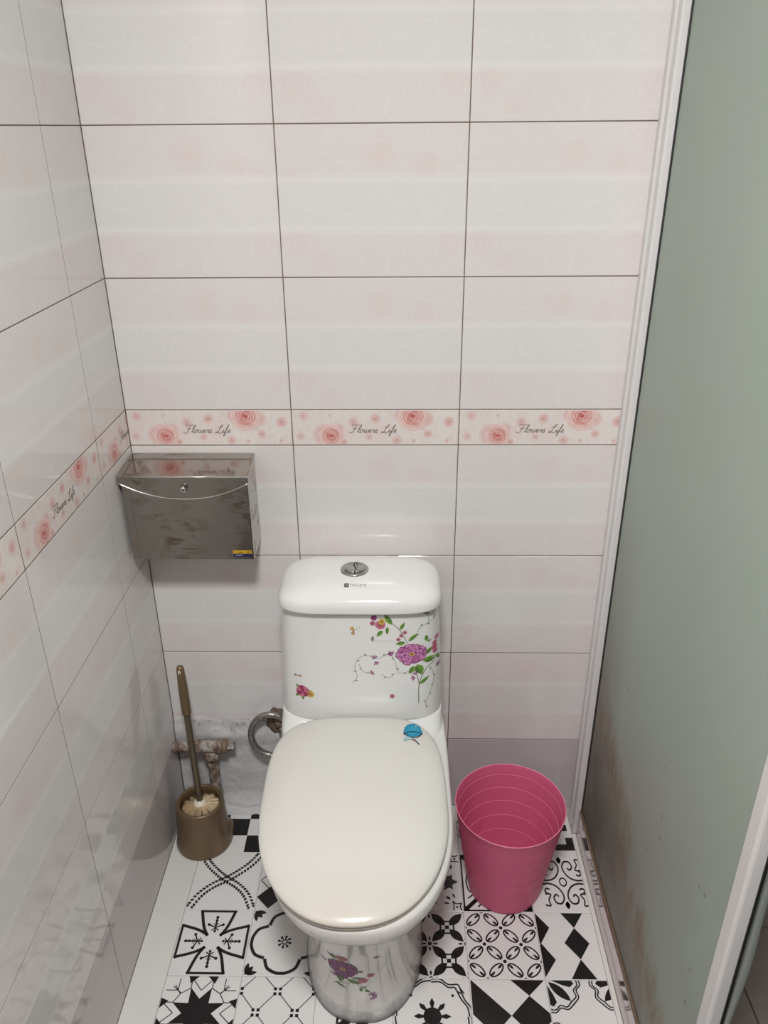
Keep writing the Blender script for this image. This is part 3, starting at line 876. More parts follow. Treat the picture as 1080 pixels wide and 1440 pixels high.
def tile_column(parent, org, rz, ox, x0, x1, skip_rows=()):
    """one column of tiles whose full-tile frame starts at ox along the wall, cropped to x0..x1 (along-wall coordinates)"""
    def P3(d, z): return (org[0] + d * math.cos(rz), org[1] + d * math.sin(rz), z)
    a, b = x0 - ox + G, x1 - ox - G
    for k, zb in enumerate(ROWS[:-1]):
        if k in skip_rows: continue
        z0 = G if zb >= 0 else -zb + 0.0005
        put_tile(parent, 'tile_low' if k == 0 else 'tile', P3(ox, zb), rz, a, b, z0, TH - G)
    put_tile(parent, 'border', P3(ox, ZB), rz, a, b, 0, 0)
    for zb in UP:
        if zb > ZC - 0.01: break
        put_tile(parent, 'tile', P3(ox, zb), rz, a, b, G, min(TH, ZC - zb) - G)

wall_back = box('wall_back', (XL - 0.12, 0.0008, -0.12), (XR + 0.12, 0.12, ZC), M['grout']); tag(wall_back, kind='structure')
tile_column(wall_back, (0, 0, 0), 0, -TW, XL, 0.0, skip_rows=(0,))
tile_column(wall_back, (0, 0, 0), 0, 0.0, 0.0, TW)
tile_column(wall_back, (0, 0, 0), 0, TW, TW, 2 * TW)
tile_column(wall_back, (0, 0, 0), 0, 2 * TW, 2 * TW, 3 * TW)
tile_column(wall_back, (0, 0, 0), 0, 3 * TW, 3 * TW, XR)
wall_left = box('wall_left', (XL - 0.12, YR, -0.12), (XL - 0.0003, 0.0, ZC), M['grout']); tag(wall_left, kind='structure')
# along-wall coordinate d runs from the front (YR) towards the back wall: world y = d, rz = +90 deg puts the tile front at -x... towards +x
JL = [-0.1674 - k * 0.3315 for k in range(0, 7)]
def left_col(y0, y1, oy):
    # tile frame: local x -> +y, local -y (front) -> +x
    rz = PI / 2
    org = (XL, 0, 0)
    tile_column(wall_left, org, rz, oy, y0, y1)
left_col(JL[0], -0.0005, JL[0])
for k in range(1, 7):
    left_col(max(JL[k], YR), JL[k - 1], JL[k])
wall_right = box('wall_right', (XR, YR, -0.12), (XR + 0.12, 0.0, ZC), M['paint']); tag(wall_right, kind='structure')
wall_front = box('wall_front', (XL - 0.12, YR - 0.12, -0.12), (XR + 0.12, YR, ZC), M['hall_wall']); tag(wall_front, kind='structure')  # unseen wall, kept dark to cut bounce light
ceiling = box('ceiling', (XL - 0.12, YR - 0.12, ZC), (XR + 0.12, 0.12, ZC + 0.08), M['ceil']); tag(ceiling, kind='structure')
door = box('door_1', (-0.28, YR + 0.001, 0.005), (0.58, YR + 0.04, 2.02), M['door'], None, 0.004); tag(door, kind='structure')  # unseen door, dark brown for the steel box's reflection
for (z0, z1) in ((0.15, 0.9), (1.05, 1.88)):
    box('door_panel', (-0.16, YR + 0.041, z0), (0.46, YR + 0.052, z1), M['door'], door, 0.005)
h = mesh('door_handle', *tube([(0.5, YR + 0.04, 1.0), (0.5, YR + 0.09, 1.0), (0.40, YR + 0.09, 1.0)], 0.009, 10), M['chrome'], door, True)
# shower side floor with its own tiles
shower = box('floor_shower', (XG + 0.0125, YR, -0.12), (XR, 0.0, -0.004), M['grout']); tag(shower, kind='structure')
for i in range(3):
    for j in range(5):
        x0 = XG + 0.0135 + i * 0.235; x1 = min(x0 + 0.232, XR - 0.002)
        y1 = -0.03 - j * 0.303; y0 = y1 - 0.30
        box('shower_floor_tile', (x0, y0, -0.004), (x1, y1, 0.001), M['grey_tile'], shower, 0.001)

# rough plaster below the tiles, left of the toilet
V, F = [], []
nx, nz = 60, 64
for j in range(nz + 1):
    z = 0.001 + 0.315 * j / nz
    for i in range(nx + 1):
        x = XL + 0.002 + 0.385 * i / nx
        n1 = noise.noise(Vector((x * 16, z * 22, 1.0))); n2 = noise.noise(Vector((x * 60, z * 75, 5.0)))
        ledge = math.exp(-((z - 0.232 - 0.012 * n1) / 0.028) ** 2)
        foot = math.exp(-(z / 0.02) ** 2)
        fade = max(0.0, min(1.0, (0.292 + 0.02 * n1 + 0.008 * n2 - z) / 0.02))
        y = -0.0015 - 0.011 * ledge * (0.7 + 0.6 * n1) - 0.0014 * n2 - 0.004 * max(0, n1) - 0.016 * foot * (0.9 + 0.8 * n1)
        y = y * fade + 0.0035 * (1 - fade)
        V.append((x, y, z))
for j in range(nz):
    for i in range(nx):
        a = j * (nx + 1) + i; F.append((a, a + 1, a + nx + 2, a + nx + 1))
mesh('plaster_patch', V, F, M['plaster'], wall_back, True)
# broken hole behind the hose
hb = bmesh.new(); bmesh.ops.create_icosphere(hb, subdivisions=3, radius=1)
for v in hb.verts:
    k = 1 + 0.35 * noise.noise(v.co * 2.3); v.co = Vector((-0.078 + v.co.x * 0.026 * k, -0.002 + v.co.y * 0.009 * k, 0.272 + v.co.z * 0.036 * k))
from_bm('plaster_hole', hb, M['hole'], wall_back, True)
# lumpy filler along the foot of the wall
V, F = [], []
n_ = 60
for i in range(n_ + 1):
    x = XL + 0.003 + 0.375 * i / n_
    a = noise.noise(Vector((x * 25, 2, 2))); b = noise.noise(Vector((x * 70, 4, 1)))
    d = 0.040 + 0.012 * a + 0.004 * b
    V += [(x, -0.002, 0.012 + 0.004 * a), (x, -d * 0.4, 0.0075 + 0.002 * b), (x, -d * 0.8, 0.0045 + 0.001 * b), (x, -d, 0.0031)]
for i in range(n_):
    for k in range(3):
        a = i * 4 + k; F.append((a, a + 1, a + 5, a + 4))
mesh('wall_foot_filler', V, F, M['plaster'], wall_back, True)

# ------------------------------------------------------------------ ceiling lamp
lamp = empty('ceiling_lamp', (LAMP.x, LAMP.y, ZC), 'square white ceiling lamp panel', 'lamp')
fr = bmesh.new()
for (a, b) in (((-0.16, -0.16), (0.16, -0.135)), ((-0.16, 0.135), (0.16, 0.16)), ((-0.16, -0.135), (-0.135, 0.135)), ((0.135, -0.135), (0.16, 0.135))):
    bm_box(fr, (a[0], a[1], -0.022), (b[0], b[1], 0), 0.002)
from_bm('lamp_frame', fr, M['frame'], lamp)
em = NT('lamp_diffuser'); em.set((0.9, 0.9, 0.9), 0.4); em.b.inputs['Emission Color'].default_value = (1, 0.97, 0.93, 1); em.b.inputs['Emission Strength'].default_value = 3.0
box('diffuser', (-0.135, -0.135, -0.015), (0.135, 0.135, -0.005), em.m, lamp)

lo.parent = lamp; lo.location = LAMP - Vector((0, 0, 0.004)) - Vector(lamp.location)

# ------------------------------------------------------------------ shower partition
part = empty('shower_partition', (XG, 0, 0), 'frosted glass shower partition in a white frame beside the pink bin', 'partition')
def prism(name, plan, z0, z1, mat, parent, bev=0.0):
    bm = bmesh.new(); vs = [bm.verts.new((p[0], p[1], z0)) for p in plan]; f_ = bm.faces.new(vs)
    if f_.normal.z > 0: f_.normal_flip()
    e = bmesh.ops.extrude_face_region(bm, geom=[f_]); bmesh.ops.translate(bm, verts=[v for v in e['geom'] if isinstance(v, bmesh.types.BMVert)], vec=(0, 0, z1 - z0))
    bmesh.ops.recalc_face_normals(bm, faces=bm.faces)
    if bev: bmesh.ops.bevel(bm, geom=[e_ for e_ in bm.edges if abs((e_.verts[0].co - e_.verts[1].co).z) > 0.1], offset=bev, segments=3, affect='EDGES')
    o = from_bm(name, bm, mat, parent); o.location = -Vector(parent.location); return o
ztop = ZC - 0.02
prism('wall_channel', [(0.643, -0.001), (0.630, -0.060), (0.6335, -0.0635), (0.648, -0.0635), (0.652, -0.05), (0.652, -0.001)], 0.0035, ztop, M['frame'], part, 0.0012)
prism('channel_cover', [(0.6335, -0.064), (0.6325, -0.086), (0.6345, -0.0885), (0.6465, -0.0885), (0.648, -0.085), (0.648, -0.064)], 0.0035, ztop, M['frame'], part, 0.001)
def pbox(name, lo_, hi_, mat, bev=0.0, parent=part, seg=2):
    o = box(name, lo_, hi_, mat, parent, bev, seg); o.location = -Vector(part.location); return o
pbox('frosted_glass', (XG - 0.004, -0.790, 0.072), (XG + 0.004, -0.052, ztop - 0.02), M['glass'])
pbox('bottom_rail', (0.6405, -0.84, 0.003), (0.664, -0.0895, 0.078), M['rail'], 0.0012)
pbox('rail_sealant', (0.6425, -0.785, 0.0780), (0.6468, -0.09, 0.0805), M['seal_brown'], 0.0008)
pbox('top_rail', (0.634, -0.84, ztop - 0.001), (0.672, -0.09, ztop + 0.019), M['frame'], 0.002)
prism('end_stile', [(0.6395, -0.773), (0.6365, -0.776), (0.6365, -0.798), (0.6395, -0.8015), (0.658, -0.8015), (0.661, -0.798), (0.661, -0.776), (0.658, -0.773)], 0.0785, ztop - 0.002, M['frame'], part, 0.001)
pbox('seal_gap', (0.6535, -0.8035, 0.0785), (0.6585, -0.8017, ztop - 0.003), M['rubber'])
pbox('glass_gasket', (0.6452, -0.0945, 0.0785), (0.6468, -0.086, ztop - 0.003), M['rubber'])  # dark strip added as the shade line where glass meets channel
# wavy clear seal strip on the stile
V, F = [], []
N = 90
for i in range(N + 1):
    z = 0.082 + (ztop - 0.06) * i / N
    wv = 0.004 * math.sin(z * 9.0) + 0.003 * math.sin(z * 23 + 1)
    for (x, y) in ((0.6565, -0.8037), (0.6575 + wv * .4, -0.809), (0.660 + wv, -0.820), (0.662 + wv, -0.8195), (0.6595 + wv * .4, -0.8085), (0.6585, -0.8037)): V.append((x, y, z))
for i in range(N):
    for k in range(6):
        a = i * 6 + k; b = i * 6 + (k + 1) % 6; F.append((a, b, b + 6, a + 6))
o = mesh('seal_strip', V, F, M['clear'], part, True); o.location = -Vector(part.location)

# ------------------------------------------------------------------ toilet
TX = 0.134
toilet = empty('toilet', (TX, -0.33, 0.003), 'white one piece ceramic toilet with ivory seat lid and flower decals', 'toilet')
TO = -Vector(toilet.location)
def put(o, parent=toilet):
    o.location = TO if parent is toilet else (0, 0, 0); return o
def egg(cx, cy, w_, back, front, nb, nf, n=96):
    P = []
    for k in range(n):
        t = 2 * PI * k / n; c, s_ = math.cos(t), math.sin(t)
        e = 2 / (nb if s_ >= 0 else nf)
        x = cx + w_ * math.copysign(abs(c) ** e, c); y = cy + (back if s_ >= 0 else front) * math.copysign(abs(s_) ** e, s_)
        P.append((x, y))
    return P
def loft(sections, n=96, cap_top=True, cap_bot=True):
    V, F = [], []
    for (z, *a) in sections: V += [(x, y, z) for x, y in egg(*a, n=n)]
    for i in range(len(sections) - 1):
        for k in range(n):
            k2 = (k + 1) % n; F.append((i * n + k, i * n + k2, (i + 1) * n + k2, (i + 1) * n + k))
    if cap_bot: F.append(tuple(reversed(range(n))))
    if cap_top: F.append(tuple(range((len(sections) - 1) * n, len(sections) * n)))
    return V, F
def interp(sections, z):
    S = sections
    if z <= S[0][0]: return S[0][1:]
    for a, b in zip(S, S[1:]):
        if a[0] <= z <= b[0]:
            t = (z - a[0]) / (b[0] - a[0] or 1); return [p * (1 - t) + q * t for p, q in zip(a[1:], b[1:])]
    return S[-1][1:]
def densify(S, step=0.012):
    """smooth interpolation between the given sections"""
    out = []
    for i in range(len(S) - 1):
        a, b = S[i], S[i + 1]; p = S[i - 1] if i else a; q = S[i + 2] if i + 2 < len(S) else b
        k = max(1, int((b[0] - a[0]) / step))
        for s_ in range(k):
            t = s_ / k; vals = []
            for c in range(len(a)):
                if c == 0: vals.append(a[0] + (b[0] - a[0]) * t); continue
                m0 = (b[c] - p[c]) / max(b[0] - p[0], 1e-6) * (b[0] - a[0]); m1 = (q[c] - a[c]) / max(q[0] - a[0], 1e-6) * (b[0] - a[0])
                vals.append((2 * t**3 - 3 * t * t + 1) * a[c] + (t**3 - 2 * t * t + t) * m0 + (-2 * t**3 + 3 * t * t) * b[c] + (t**3 - t * t) * m1)
            out.append(tuple(vals))
    out.append(S[-1]); return out
# pedestal + bowl: (z, cx, cy, half width, back, front, nb, nf)
BC = 0.1415
bowl_s = densify([
    (0.003, BC, -0.36, 0.122, 0.33, 0.188, 3.5, 2.3),
    (0.020, BC, -0.36, 0.118, 0.33, 0.182, 3.5, 2.3),
    (0.060, BC, -0.36, 0.114, 0.33, 0.182, 3.5, 2.3),
    (0.150, BC, -0.36, 0.112, 0.33, 0.196, 3.5, 2.3),
    (0.240, BC, -0.37, 0.118, 0.34, 0.211, 3.5, 2.3),
    (0.310, BC, -0.38, 0.128, 0.35, 0.228, 3.6, 2.3),
    (0.347, BC, -0.39, 0.136, 0.36, 0.236, 3.8, 2.3),
    (0.357, BC, -0.40, 0.146, 0.375, 0.236, 4.2, 2.3),
    (0.370, BC, -0.41, 0.162, 0.39, 0.240, 4.6, 2.3),
    (0.390, BC, -0.41, 0.1685, 0.395, 0.246, 5, 2.3),
    (0.404, BC, -0.41, 0.1700, 0.397, 0.246, 5, 2.3)], 0.008)
top = bowl_s[-1]
bowl_all = bowl_s + [(0.4105, *top[1:3], top[3] - 0.003, top[4] - 0.003, top[5] - 0.003, 5, 2.3), (0.412, *top[1:3], top[3] - 0.008, top[4] - 0.008, top[5] - 0.008, 5, 2.3)]
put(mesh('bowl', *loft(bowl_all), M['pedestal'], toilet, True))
# deck that blends the tank into the bowl
deck_s = densify([(0.34, TX, -0.13, 0.168, 0.12, 0.12, 6, 4), (0.40, TX, -0.13, 0.1705, 0.12, 0.12, 6, 4), (0.425, TX, -0.12, 0.1695, 0.11, 0.085, 6, 4.5), (0.440, TX, -0.11, 0.168, 0.10, 0.078, 6, 4.5)], 0.006)
put(mesh('deck', *loft(deck_s), M['ceramic'], toilet, True))
tank_s = densify([(0.43, TX, -0.10, 0.1685, 0.092, 0.093, 6, 4.2), (0.47, TX, -0.10, 0.1675, 0.092, 0.092, 6, 4.2), (0.58, TX, -0.10, 0.1635, 0.092, 0.090, 6, 4.2), (0.66, TX, -0.10, 0.1590, 0.092, 0.089, 6, 4.2), (0.702, TX, -0.10, 0.1565, 0.092, 0.088, 6, 4.2)], 0.01)
tank = put(mesh('tank', *loft(tank_s), M['ceramic'], toilet, True))
def front_surf(S):
    def yf(x, z):
        cx, cy, w_, bk, fr_, nb, nf = interp(S, z)
        q = min(abs(x - cx) / w_, 0.9995)
        return cy - fr_ * (1 - q ** nf) ** (1 / nf)
    def surf(x, z, off):
        h_ = 0.0008
        y = yf(x, z); dx = (yf(x + h_, z) - yf(x - h_, z)) / (2 * h_); dz = (yf(x, z + h_) - yf(x, z - h_)) / (2 * h_)
        n_ = Vector((dx, -1, dz)).normalized(); 
        return Vector((x, y, z)) + n_ * off
    return surf
# tank lid: superellipse plan, rounded top
LA, LB, LN, LH, LM = 0.1625, 0.0955, 4.4, 0.041, 2.8
LCY, LZ = -0.1055, 0.700
def tank_lid_z(x, y):
    rr = min(1, ((abs(x - TX) / LA) ** LN + (abs(y - LCY) / LB) ** LN) ** (1 / LN))
    return LZ + 0.005 + LH * (1 - rr ** LM) ** (1 / LM)
V, F = [], []
n = 96; rs = [0.001] + [math.sin(k / 26 * PI / 2) for k in range(1, 27)]
for rr in rs:
    for x, y in egg(TX, LCY, LA * rr, LB * rr, LB * rr, LN, LN, n): V.append((x, y, LZ + 0.005 + LH * (1 - min(1, rr) ** LM) ** (1 / LM)))
for x, y in egg(TX, LCY, LA, LB, LB, LN, LN, n): V.append((x, y, LZ + 0.002))
for x, y in egg(TX, LCY, LA - 0.003, LB - 0.003, LB - 0.003, LN, LN, n): V.append((x, y, LZ))
NR = len(rs) + 2
for i in range(NR - 1):
    for k in range(n):
        k2 = (k + 1) % n; F.append((i * n + k, (i + 1) * n + k, (i + 1) * n + k2, i * n + k2))
F.append(tuple(range(n)))
F.append(tuple(reversed(range((NR - 1) * n, NR * n))))
tlid = put(mesh('tank_lid', V, F, M['ceramic'], toilet, True))
put(mesh('lid_gap', *loft([(0.694, TX, -0.10, 0.1575, 0.092, 0.0895, 6, 4.2), (0.701, TX, -0.10, 0.1575, 0.092, 0.0895, 6, 4.2)]), M['dark'], toilet))
# flush button
BX, BY = 0.123, -0.104; BZ = tank_lid_z(BX, BY)
V, F = lathe([(0.0285, -0.004), (0.0285, 0.001), (0.027, 0.0028), (0.0225, 0.003), (0.0215, 0.0014), (0.0205, 0.0012)], 40, True)
fb = mesh('flush_button', [(BX + a, BY + b, BZ + c) for a, b, c in V], F, M['chrome'], tlid, True)
for sg in (-1, 1):
    arc = spline([(0.0012 * sg + 0.002, 0.0195), (0.0012 * sg - 0.002, 0.008), (0.0012 * sg + 0.003, -0.006), (0.0012 * sg + 0.001, -0.0195)], 6)
    rim = [(0.0198 * math.cos(a), 0.0198 * math.sin(a)) for a in ([(-PI / 2 + 0.08) + (PI - 0.16) * k / 18 for k in range(19)] if sg > 0 else [(3 * PI / 2 - 0.08) - (PI - 0.16) * k / 18 for k in range(19)])]
    pts = arc + rim
    zt = 0.0052
    V = [(BX + p[0], BY + p[1], BZ + 0.001) for p in pts] + [(BX + p[0], BY + p[1], BZ + zt) for p in pts] + [(BX + p[0] * 0.9 + 0.0009 * sg, BY + p[1] * 0.93, BZ + zt + 0.0012) for p in pts]
    n2 = len(pts); F = []
    for lv in range(2):
        for i in range(n2): F.append((lv * n2 + i, lv * n2 + (i + 1) % n2, (lv + 1) * n2 + (i + 1) % n2, (lv + 1) * n2 + i))
    F.append(tuple(range(2 * n2, 3 * n2)))
    mesh('button_half', V, F, M['chrome'], tlid, True)
# maker's mark on the lid: small square and lettering
def lid_surf(x, y, off): return Vector((x, y, tank_lid_z(x, y) + off))
P = Painter(lid_surf, 0.00002, 0.0005)
grey = s2l((70, 68, 70)); g2 = s2l((104, 102, 102))
lx, ly = 0.110, -0.1600
P.fan([(lx - 0.0045, ly - 0.0055), (lx + 0.0045, ly - 0.0055), (lx + 0.0045, ly + 0.0055), (lx - 0.0045, ly + 0.0055)], grey, grey)
P.stroke([(lx - 0.0025, ly - 0.002), (lx, ly + 0.003), (lx + 0.0025, ly - 0.002)], 0.0012, s2l((210, 210, 210)))
hh = 0.0056; tx = lx + 0.008
for st in ([[(0, 0), (0, 1)], [(0, 0.8), (0.4, 1), (0.7, 0.8), (0.7, 0)], [(0.7, 0.8), (1.1, 1), (1.4, 0.8), (1.4, 0)]],
           [[(0, 1), (0, 0.2), (0.35, 0), (0.8, 0.2)], [(0.8, 1), (0.8, 0)]],
           [[(0, 1), (0.4, 0.1)], [(0.85, 1), (0.4, 0.1), (0.15, -0.5)]],
           [[(0.05, 0.5), (0.85, 0.5), (0.75, 0.9), (0.4, 1), (0.05, 0.7), (0.05, 0.3), (0.4, 0), (0.85, 0.15)]]):
    mw = 0
    for sp in st:
        P.stroke([(tx + a * hh, ly - 0.003 + b * hh * 1.25) for a, b in sp], 0.0007, g2); mw = max(mw, max(a for a, b in sp))
    tx += (mw + 0.5) * hh
V, F, C = P.arrays(); mesh('maker_mark', V, F, M['print'], tlid, False, C)

# ---- flower decals
MAG = s2l((168, 66, 140)); MAGD = s2l((112, 30, 92)); MAGL = s2l((216, 148, 198)); RED = s2l((150, 44, 84)); REDL = s2l((208, 128, 152))
LG = s2l((122, 164, 62)); DG = s2l((62, 110, 40)); STEM = s2l((104, 116, 84)); YEL = s2l((222, 190, 96)); OCH = s2l((168, 124, 60)); BRN = s2l((118, 78, 64))
def peony(P, c, R_, a0=0.0, sq=0.86, MAG=MAG, MAGL=MAGL, MAGD=MAGD):
    random.seed(5)
    def q(p): return (c[0] + (p[0] - c[0]), c[1] + (p[1] - c[1]) * sq)
    surf0 = P.surf; P.surf = lambda a, b, o: surf0(a, c[1] + (b - c[1]) * sq, o)
    for (k, rr, n_, wd) in ((0, 1.0, 10, 0.60), (1, 0.78, 9, 0.52), (2, 0.52, 8, 0.36)):
        for i in range(n_):
            a = a0 + i * 2 * PI / n_ + k * 0.3 + random.uniform(-0.1, 0.1)
            ln = R_ * rr * random.uniform(0.88, 1.08)
            P.petal(c, a, ln * 1.02, R_ * wd * 1.08, MAGD, MAGD, 0.05)
            P.petal(c, a, ln * 0.97, R_ * wd * 0.88, MAG, MAGL if (i + k) % 4 else tuple((p_ + q_) / 2 for p_, q_ in zip(MAG, MAGL)), 0.05); P.stroke([(c[0] + math.cos(a) * ln * 0.3, c[1] + math.sin(a) * ln * 0.3), (c[0] + math.cos(a) * ln * 0.85, c[1] + math.sin(a) * ln * 0.85)], R_ * 0.02, MAG)
    P.fan([(c[0] + R_ * 0.2 * math.cos(t), c[1] + R_ * 0.17 * math.sin(t)) for t in [i * PI / 5 for i in range(10)]], YEL, OCH)
    P.fan([(c[0] + R_ * 0.10 * math.cos(t), c[1] + R_ * 0.09 * math.sin(t)) for t in [i * PI / 4 for i in range(8)]], BRN, MAGD)
    P.surf = surf0
def bud(P, c, R_, ang=0, c1=RED, c2=REDL):
    for i in range(6): P.petal(c, ang + i * PI / 3, R_, R_ * 0.9, c1, c2, 0.1)
    P.fan([(c[0] + R_ * 0.3 * math.cos(t), c[1] + R_ * 0.3 * math.sin(t)) for t in [i * PI / 3 for i in range(6)]], OCH, BRN)
def floret(P, c, R_, ang=0):
    for da in (-0.7, 0.0, 0.7): P.petal(c, ang + da, R_, R_ * 0.26, MAGD, MAG, 0.1)
def vine(P, pts, wd=0.0008, leaves=5, ln=0.006, col=STEM):
    q = spline(pts, 6); P.stroke(q, wd, col)
    for i in range(leaves):
        k = int((i + 0.6) / leaves * (len(q) - 1)); a = q[k]; b = q[min(k + 1, len(q) - 1)]
        an = math.atan2(b[1] - a[1], b[0] - a[0]); P.leaf(a, an + (0.9 if i % 2 else -0.9), ln, ln * 0.45, LG, DG)
# picture coordinates (px in the photo) -> tank front (x, z)
def TP(px, py): return (0.2376 + (px - 579) * 0.001405 , 0.5985 + (918 - py) * 0.001735)
def dec(name, surf, draw, parent, base=0.0004, step=0.0000025):
    random.seed(3)
    P = Painter(surf, step, base); draw(P)
    V, F, C = P.arrays(); return mesh(name, V, F, M['decal'], parent, False, C)
tsurf = front_surf(tank_s)
K = 0.0015
def draw_spray(P):
    vine(P, [TP(548, 872), TP(562, 884), TP(573, 902)], 0.0013, 0)
    vine(P, [TP(590, 988), TP(590, 962), TP(598, 942), TP(612, 932)], 0.0016, 0)
    vine(P, [TP(590, 960), TP(586, 944), TP(582, 934)], 0.0013, 0)
    vine(P, [TP(494, 956), TP(501, 948), TP(498, 932), TP(506, 920), TP(518, 918), TP(530, 922), TP(548, 916), TP(556, 928), TP(560, 942), TP(575, 941)], 0.0007, 9, 0.006)
    vine(P, [TP(504, 930), TP(510, 940), TP(520, 943)], 0.0006, 2, 0.005)
    vine(P, [TP(536, 944), TP(546, 949), TP(556, 942)], 0.0006, 2, 0.005)
    vine(P, [TP(605, 938), TP(610, 948), TP(611, 962), TP(606, 976), TP(600, 988), TP(602, 998)], 0.0006, 6, 0.005)
    vine(P, [TP(584, 896), TP(590, 882), TP(602, 878), TP(612, 874)], 0.0007, 4, 0.006)
    vine(P, [TP(602, 878), TP(602, 866)], 0.0007, 0)
    for a, an, l_, w_ in ((TP(551, 876), 2.15, 0.028, 0.011), (TP(562, 883), 1.05, 0.019, 0.007), (TP(538, 884), 4.0, 0.018, 0.009), (TP(545, 879), 4.65, 0.018, 0.007),
                          (TP(570, 901), 3.25, 0.02, 0.009), (TP(574, 899), 0.75, 0.024, 0.008), (TP(597, 920), 0.7, 0.022, 0.009), (TP(595, 928), 0.05, 0.029, 0.014),
                          (TP(587, 932), -1.2, 0.028, 0.017), (TP(584, 934), -2.2, 0.022, 0.011), (TP(591, 960), 0.7, 0.025, 0.008), (TP(600, 902), 1.7, 0.015, 0.008), (TP(600, 903), 0.3, 0.010, 0.004)):
        P.leaf(a, an, l_, w_, LG, DG)
    peony(P, TP(579, 917), 0.030)
    bud(P, TP(535, 876), 0.0105, 0.3, RED, REDL); bud(P, TP(537, 872), 0.007, 0, OCH, YEL); bud(P, TP(526, 867), 0.006, 0, MAGD, MAG); bud(P, TP(524, 874), 0.0055, 0, MAGD, REDL)
    for p in ((569, 887), (564, 891), (560, 896)): bud(P, TP(*p), 0.0042, 0, BRN, REDL)
    for p, an in (((545, 916), 0.3), ((548, 914), -0.4), ((526, 922), 1.6), ((527, 926), -1.0), ((520, 943), 0.6), ((585, 946), 1.9), ((584, 950), 3.3), ((615, 943), 0.8)): floret(P, TP(*p), 0.009, an)
    bud(P, TP(611, 914), 0.0065, 0.2, RED, REDL); bud(P, TP(611, 908), 0.005, 0.2, RED, REDL); bud(P, TP(612, 919), 0.005, 0.2, RED, REDL); bud(P, TP(614, 902), 0.0045, 0, MAG, REDL)
    P.leaf(TP(615, 926), -1.2, 0.014, 0.006, LG, DG)
    P.fan([TP(584, 858), TP(605, 852), TP(604, 864), TP(600, 867), TP(592, 863)], s2l((150, 132, 104)), s2l((120, 100, 76)))
    for yy, x0, x1 in ((869, 545, 590), (883, 560, 594), (897, 523, 556)):
        P.stroke([TP(x0, yy), TP(x1, yy + 1)], 0.0005, s2l((190, 184, 176)))
    P.leaf(TP(523, 898), 1.4, 0.013, 0.006, s2l((150, 150, 152)), s2l((120, 120, 124)))
    bud(P, TP(551, 975), 0.0052, 0, BRN, REDL)
dec('flower_decal', tsurf, draw_spray, tank)
def draw_rose(P):
    c = TP(421, 971)
    for an, l_ in ((3.9, 0.018), (4.7, 0.018), (5.6, 0.018), (2.3, 0.017), (0.1, 0.016)): P.leaf((c[0] + 0.004 * math.cos(an), c[1] + 0.004 * math.sin(an)), an, l_, 0.008, LG, DG)
    bud(P, (c[0] + 0.016, c[1] - 0.006), 0.008, 0, OCH, YEL)
    for k, rr in ((0, 0.014), (1, 0.010), (2, 0.006)):
        for i in range(7): P.petal(c, i * 0.9 + k, rr, rr * 0.9, RED, REDL if (i + k) % 2 else RED, 0.1)
    b = TP(414, 950); P.petal(b, 0.2, 0.010, 0.006, s2l((150, 120, 90)), s2l((200, 180, 150)), 0.1); P.petal(b, 2.9, 0.007, 0.005, BRN, s2l((180, 160, 130)), 0.1)
dec('rose_decal', tsurf, draw_rose, tank)
def draw_fly(P):
    c = TP(498, 884); P.petal(c, 2.2, 0.010, 0.009, OCH, YEL, 0.1); P.petal(c, -1.9, 0.010, 0.008, OCH, s2l((206, 176, 130)), 0.1); P.stroke([c, (c[0] + 0.012, c[1] + 0.008)], 0.0006, BRN)
dec('butterfly_decal', tsurf, draw_fly, tank)
# bowl front decal: photo px -> (x, z) on the pedestal front
bsurf = front_surf(bowl_s)
def BP(px, py): return (0.1115 + (px - 482) * 0.00118, 0.183 + (1360 - py) * 0.00192)
def draw_bowl(P):
    vine(P, [BP(465, 1399), BP(478, 1391), BP(492, 1390)], 0.0012, 0)
    vine(P, [BP(500, 1388), BP(512, 1396), BP(524, 1408)], 0.0010, 0)
    for a, an, l_, w_ in ((BP(470, 1343), 2.3, 0.020, 0.006), (BP(474, 1342), 2.0, 0.022, 0.007), (BP(477, 1375), -1.6, 0.03, 0.016), (BP(488, 1382), -0.5, 0.028, 0.013), (BP(494, 1378), 0.1, 0.024, 0.008),
                          (BP(468, 1395), -0.5, 0.022, 0.007), (BP(505, 1364), 0.6, 0.012, 0.008), (BP(508, 1396), -1.5, 0.016, 0.007), (BP(514, 1401), -0.8, 0.014, 0.007), (BP(510, 1396), 0.2, 0.010, 0.003), (BP(468, 1372), 2.6, 0.012, 0.006)):
        P.leaf(a, an, l_, w_, s2l((108, 140, 70)), s2l((60, 96, 44)))
    peony(P, BP(482, 1361), 0.027, 0.4, 1.35, s2l((118, 34, 98)), s2l((156, 72, 134)), s2l((78, 14, 64)))  # peony colours darkened to carry the shade on the bowl
    bud(P, BP(482, 1336), 0.011, 0, RED, s2l((200, 120, 120))); bud(P, BP(512, 1382), 0.0095, 0, RED, REDL); bud(P, BP(524, 1372), 0.007, 0, MAGD, REDL)
    for p, an in (((467, 1384), 1.9), ((468, 1382), 0.8), ((525, 1414), 0.3), ((525, 1416), -1.2), ((527, 1412), 2.0)): floret(P, BP(*p), 0.010, an)
dec('flower_decal', bsurf, draw_bowl, toilet).location = TO
for p, an in (((533, 1334), 1.2), ((452, 1368), 2.0)):
    dec('petal_decal', bsurf, lambda P: floret(P, BP(*p), 0.010, an), toilet).location = TO

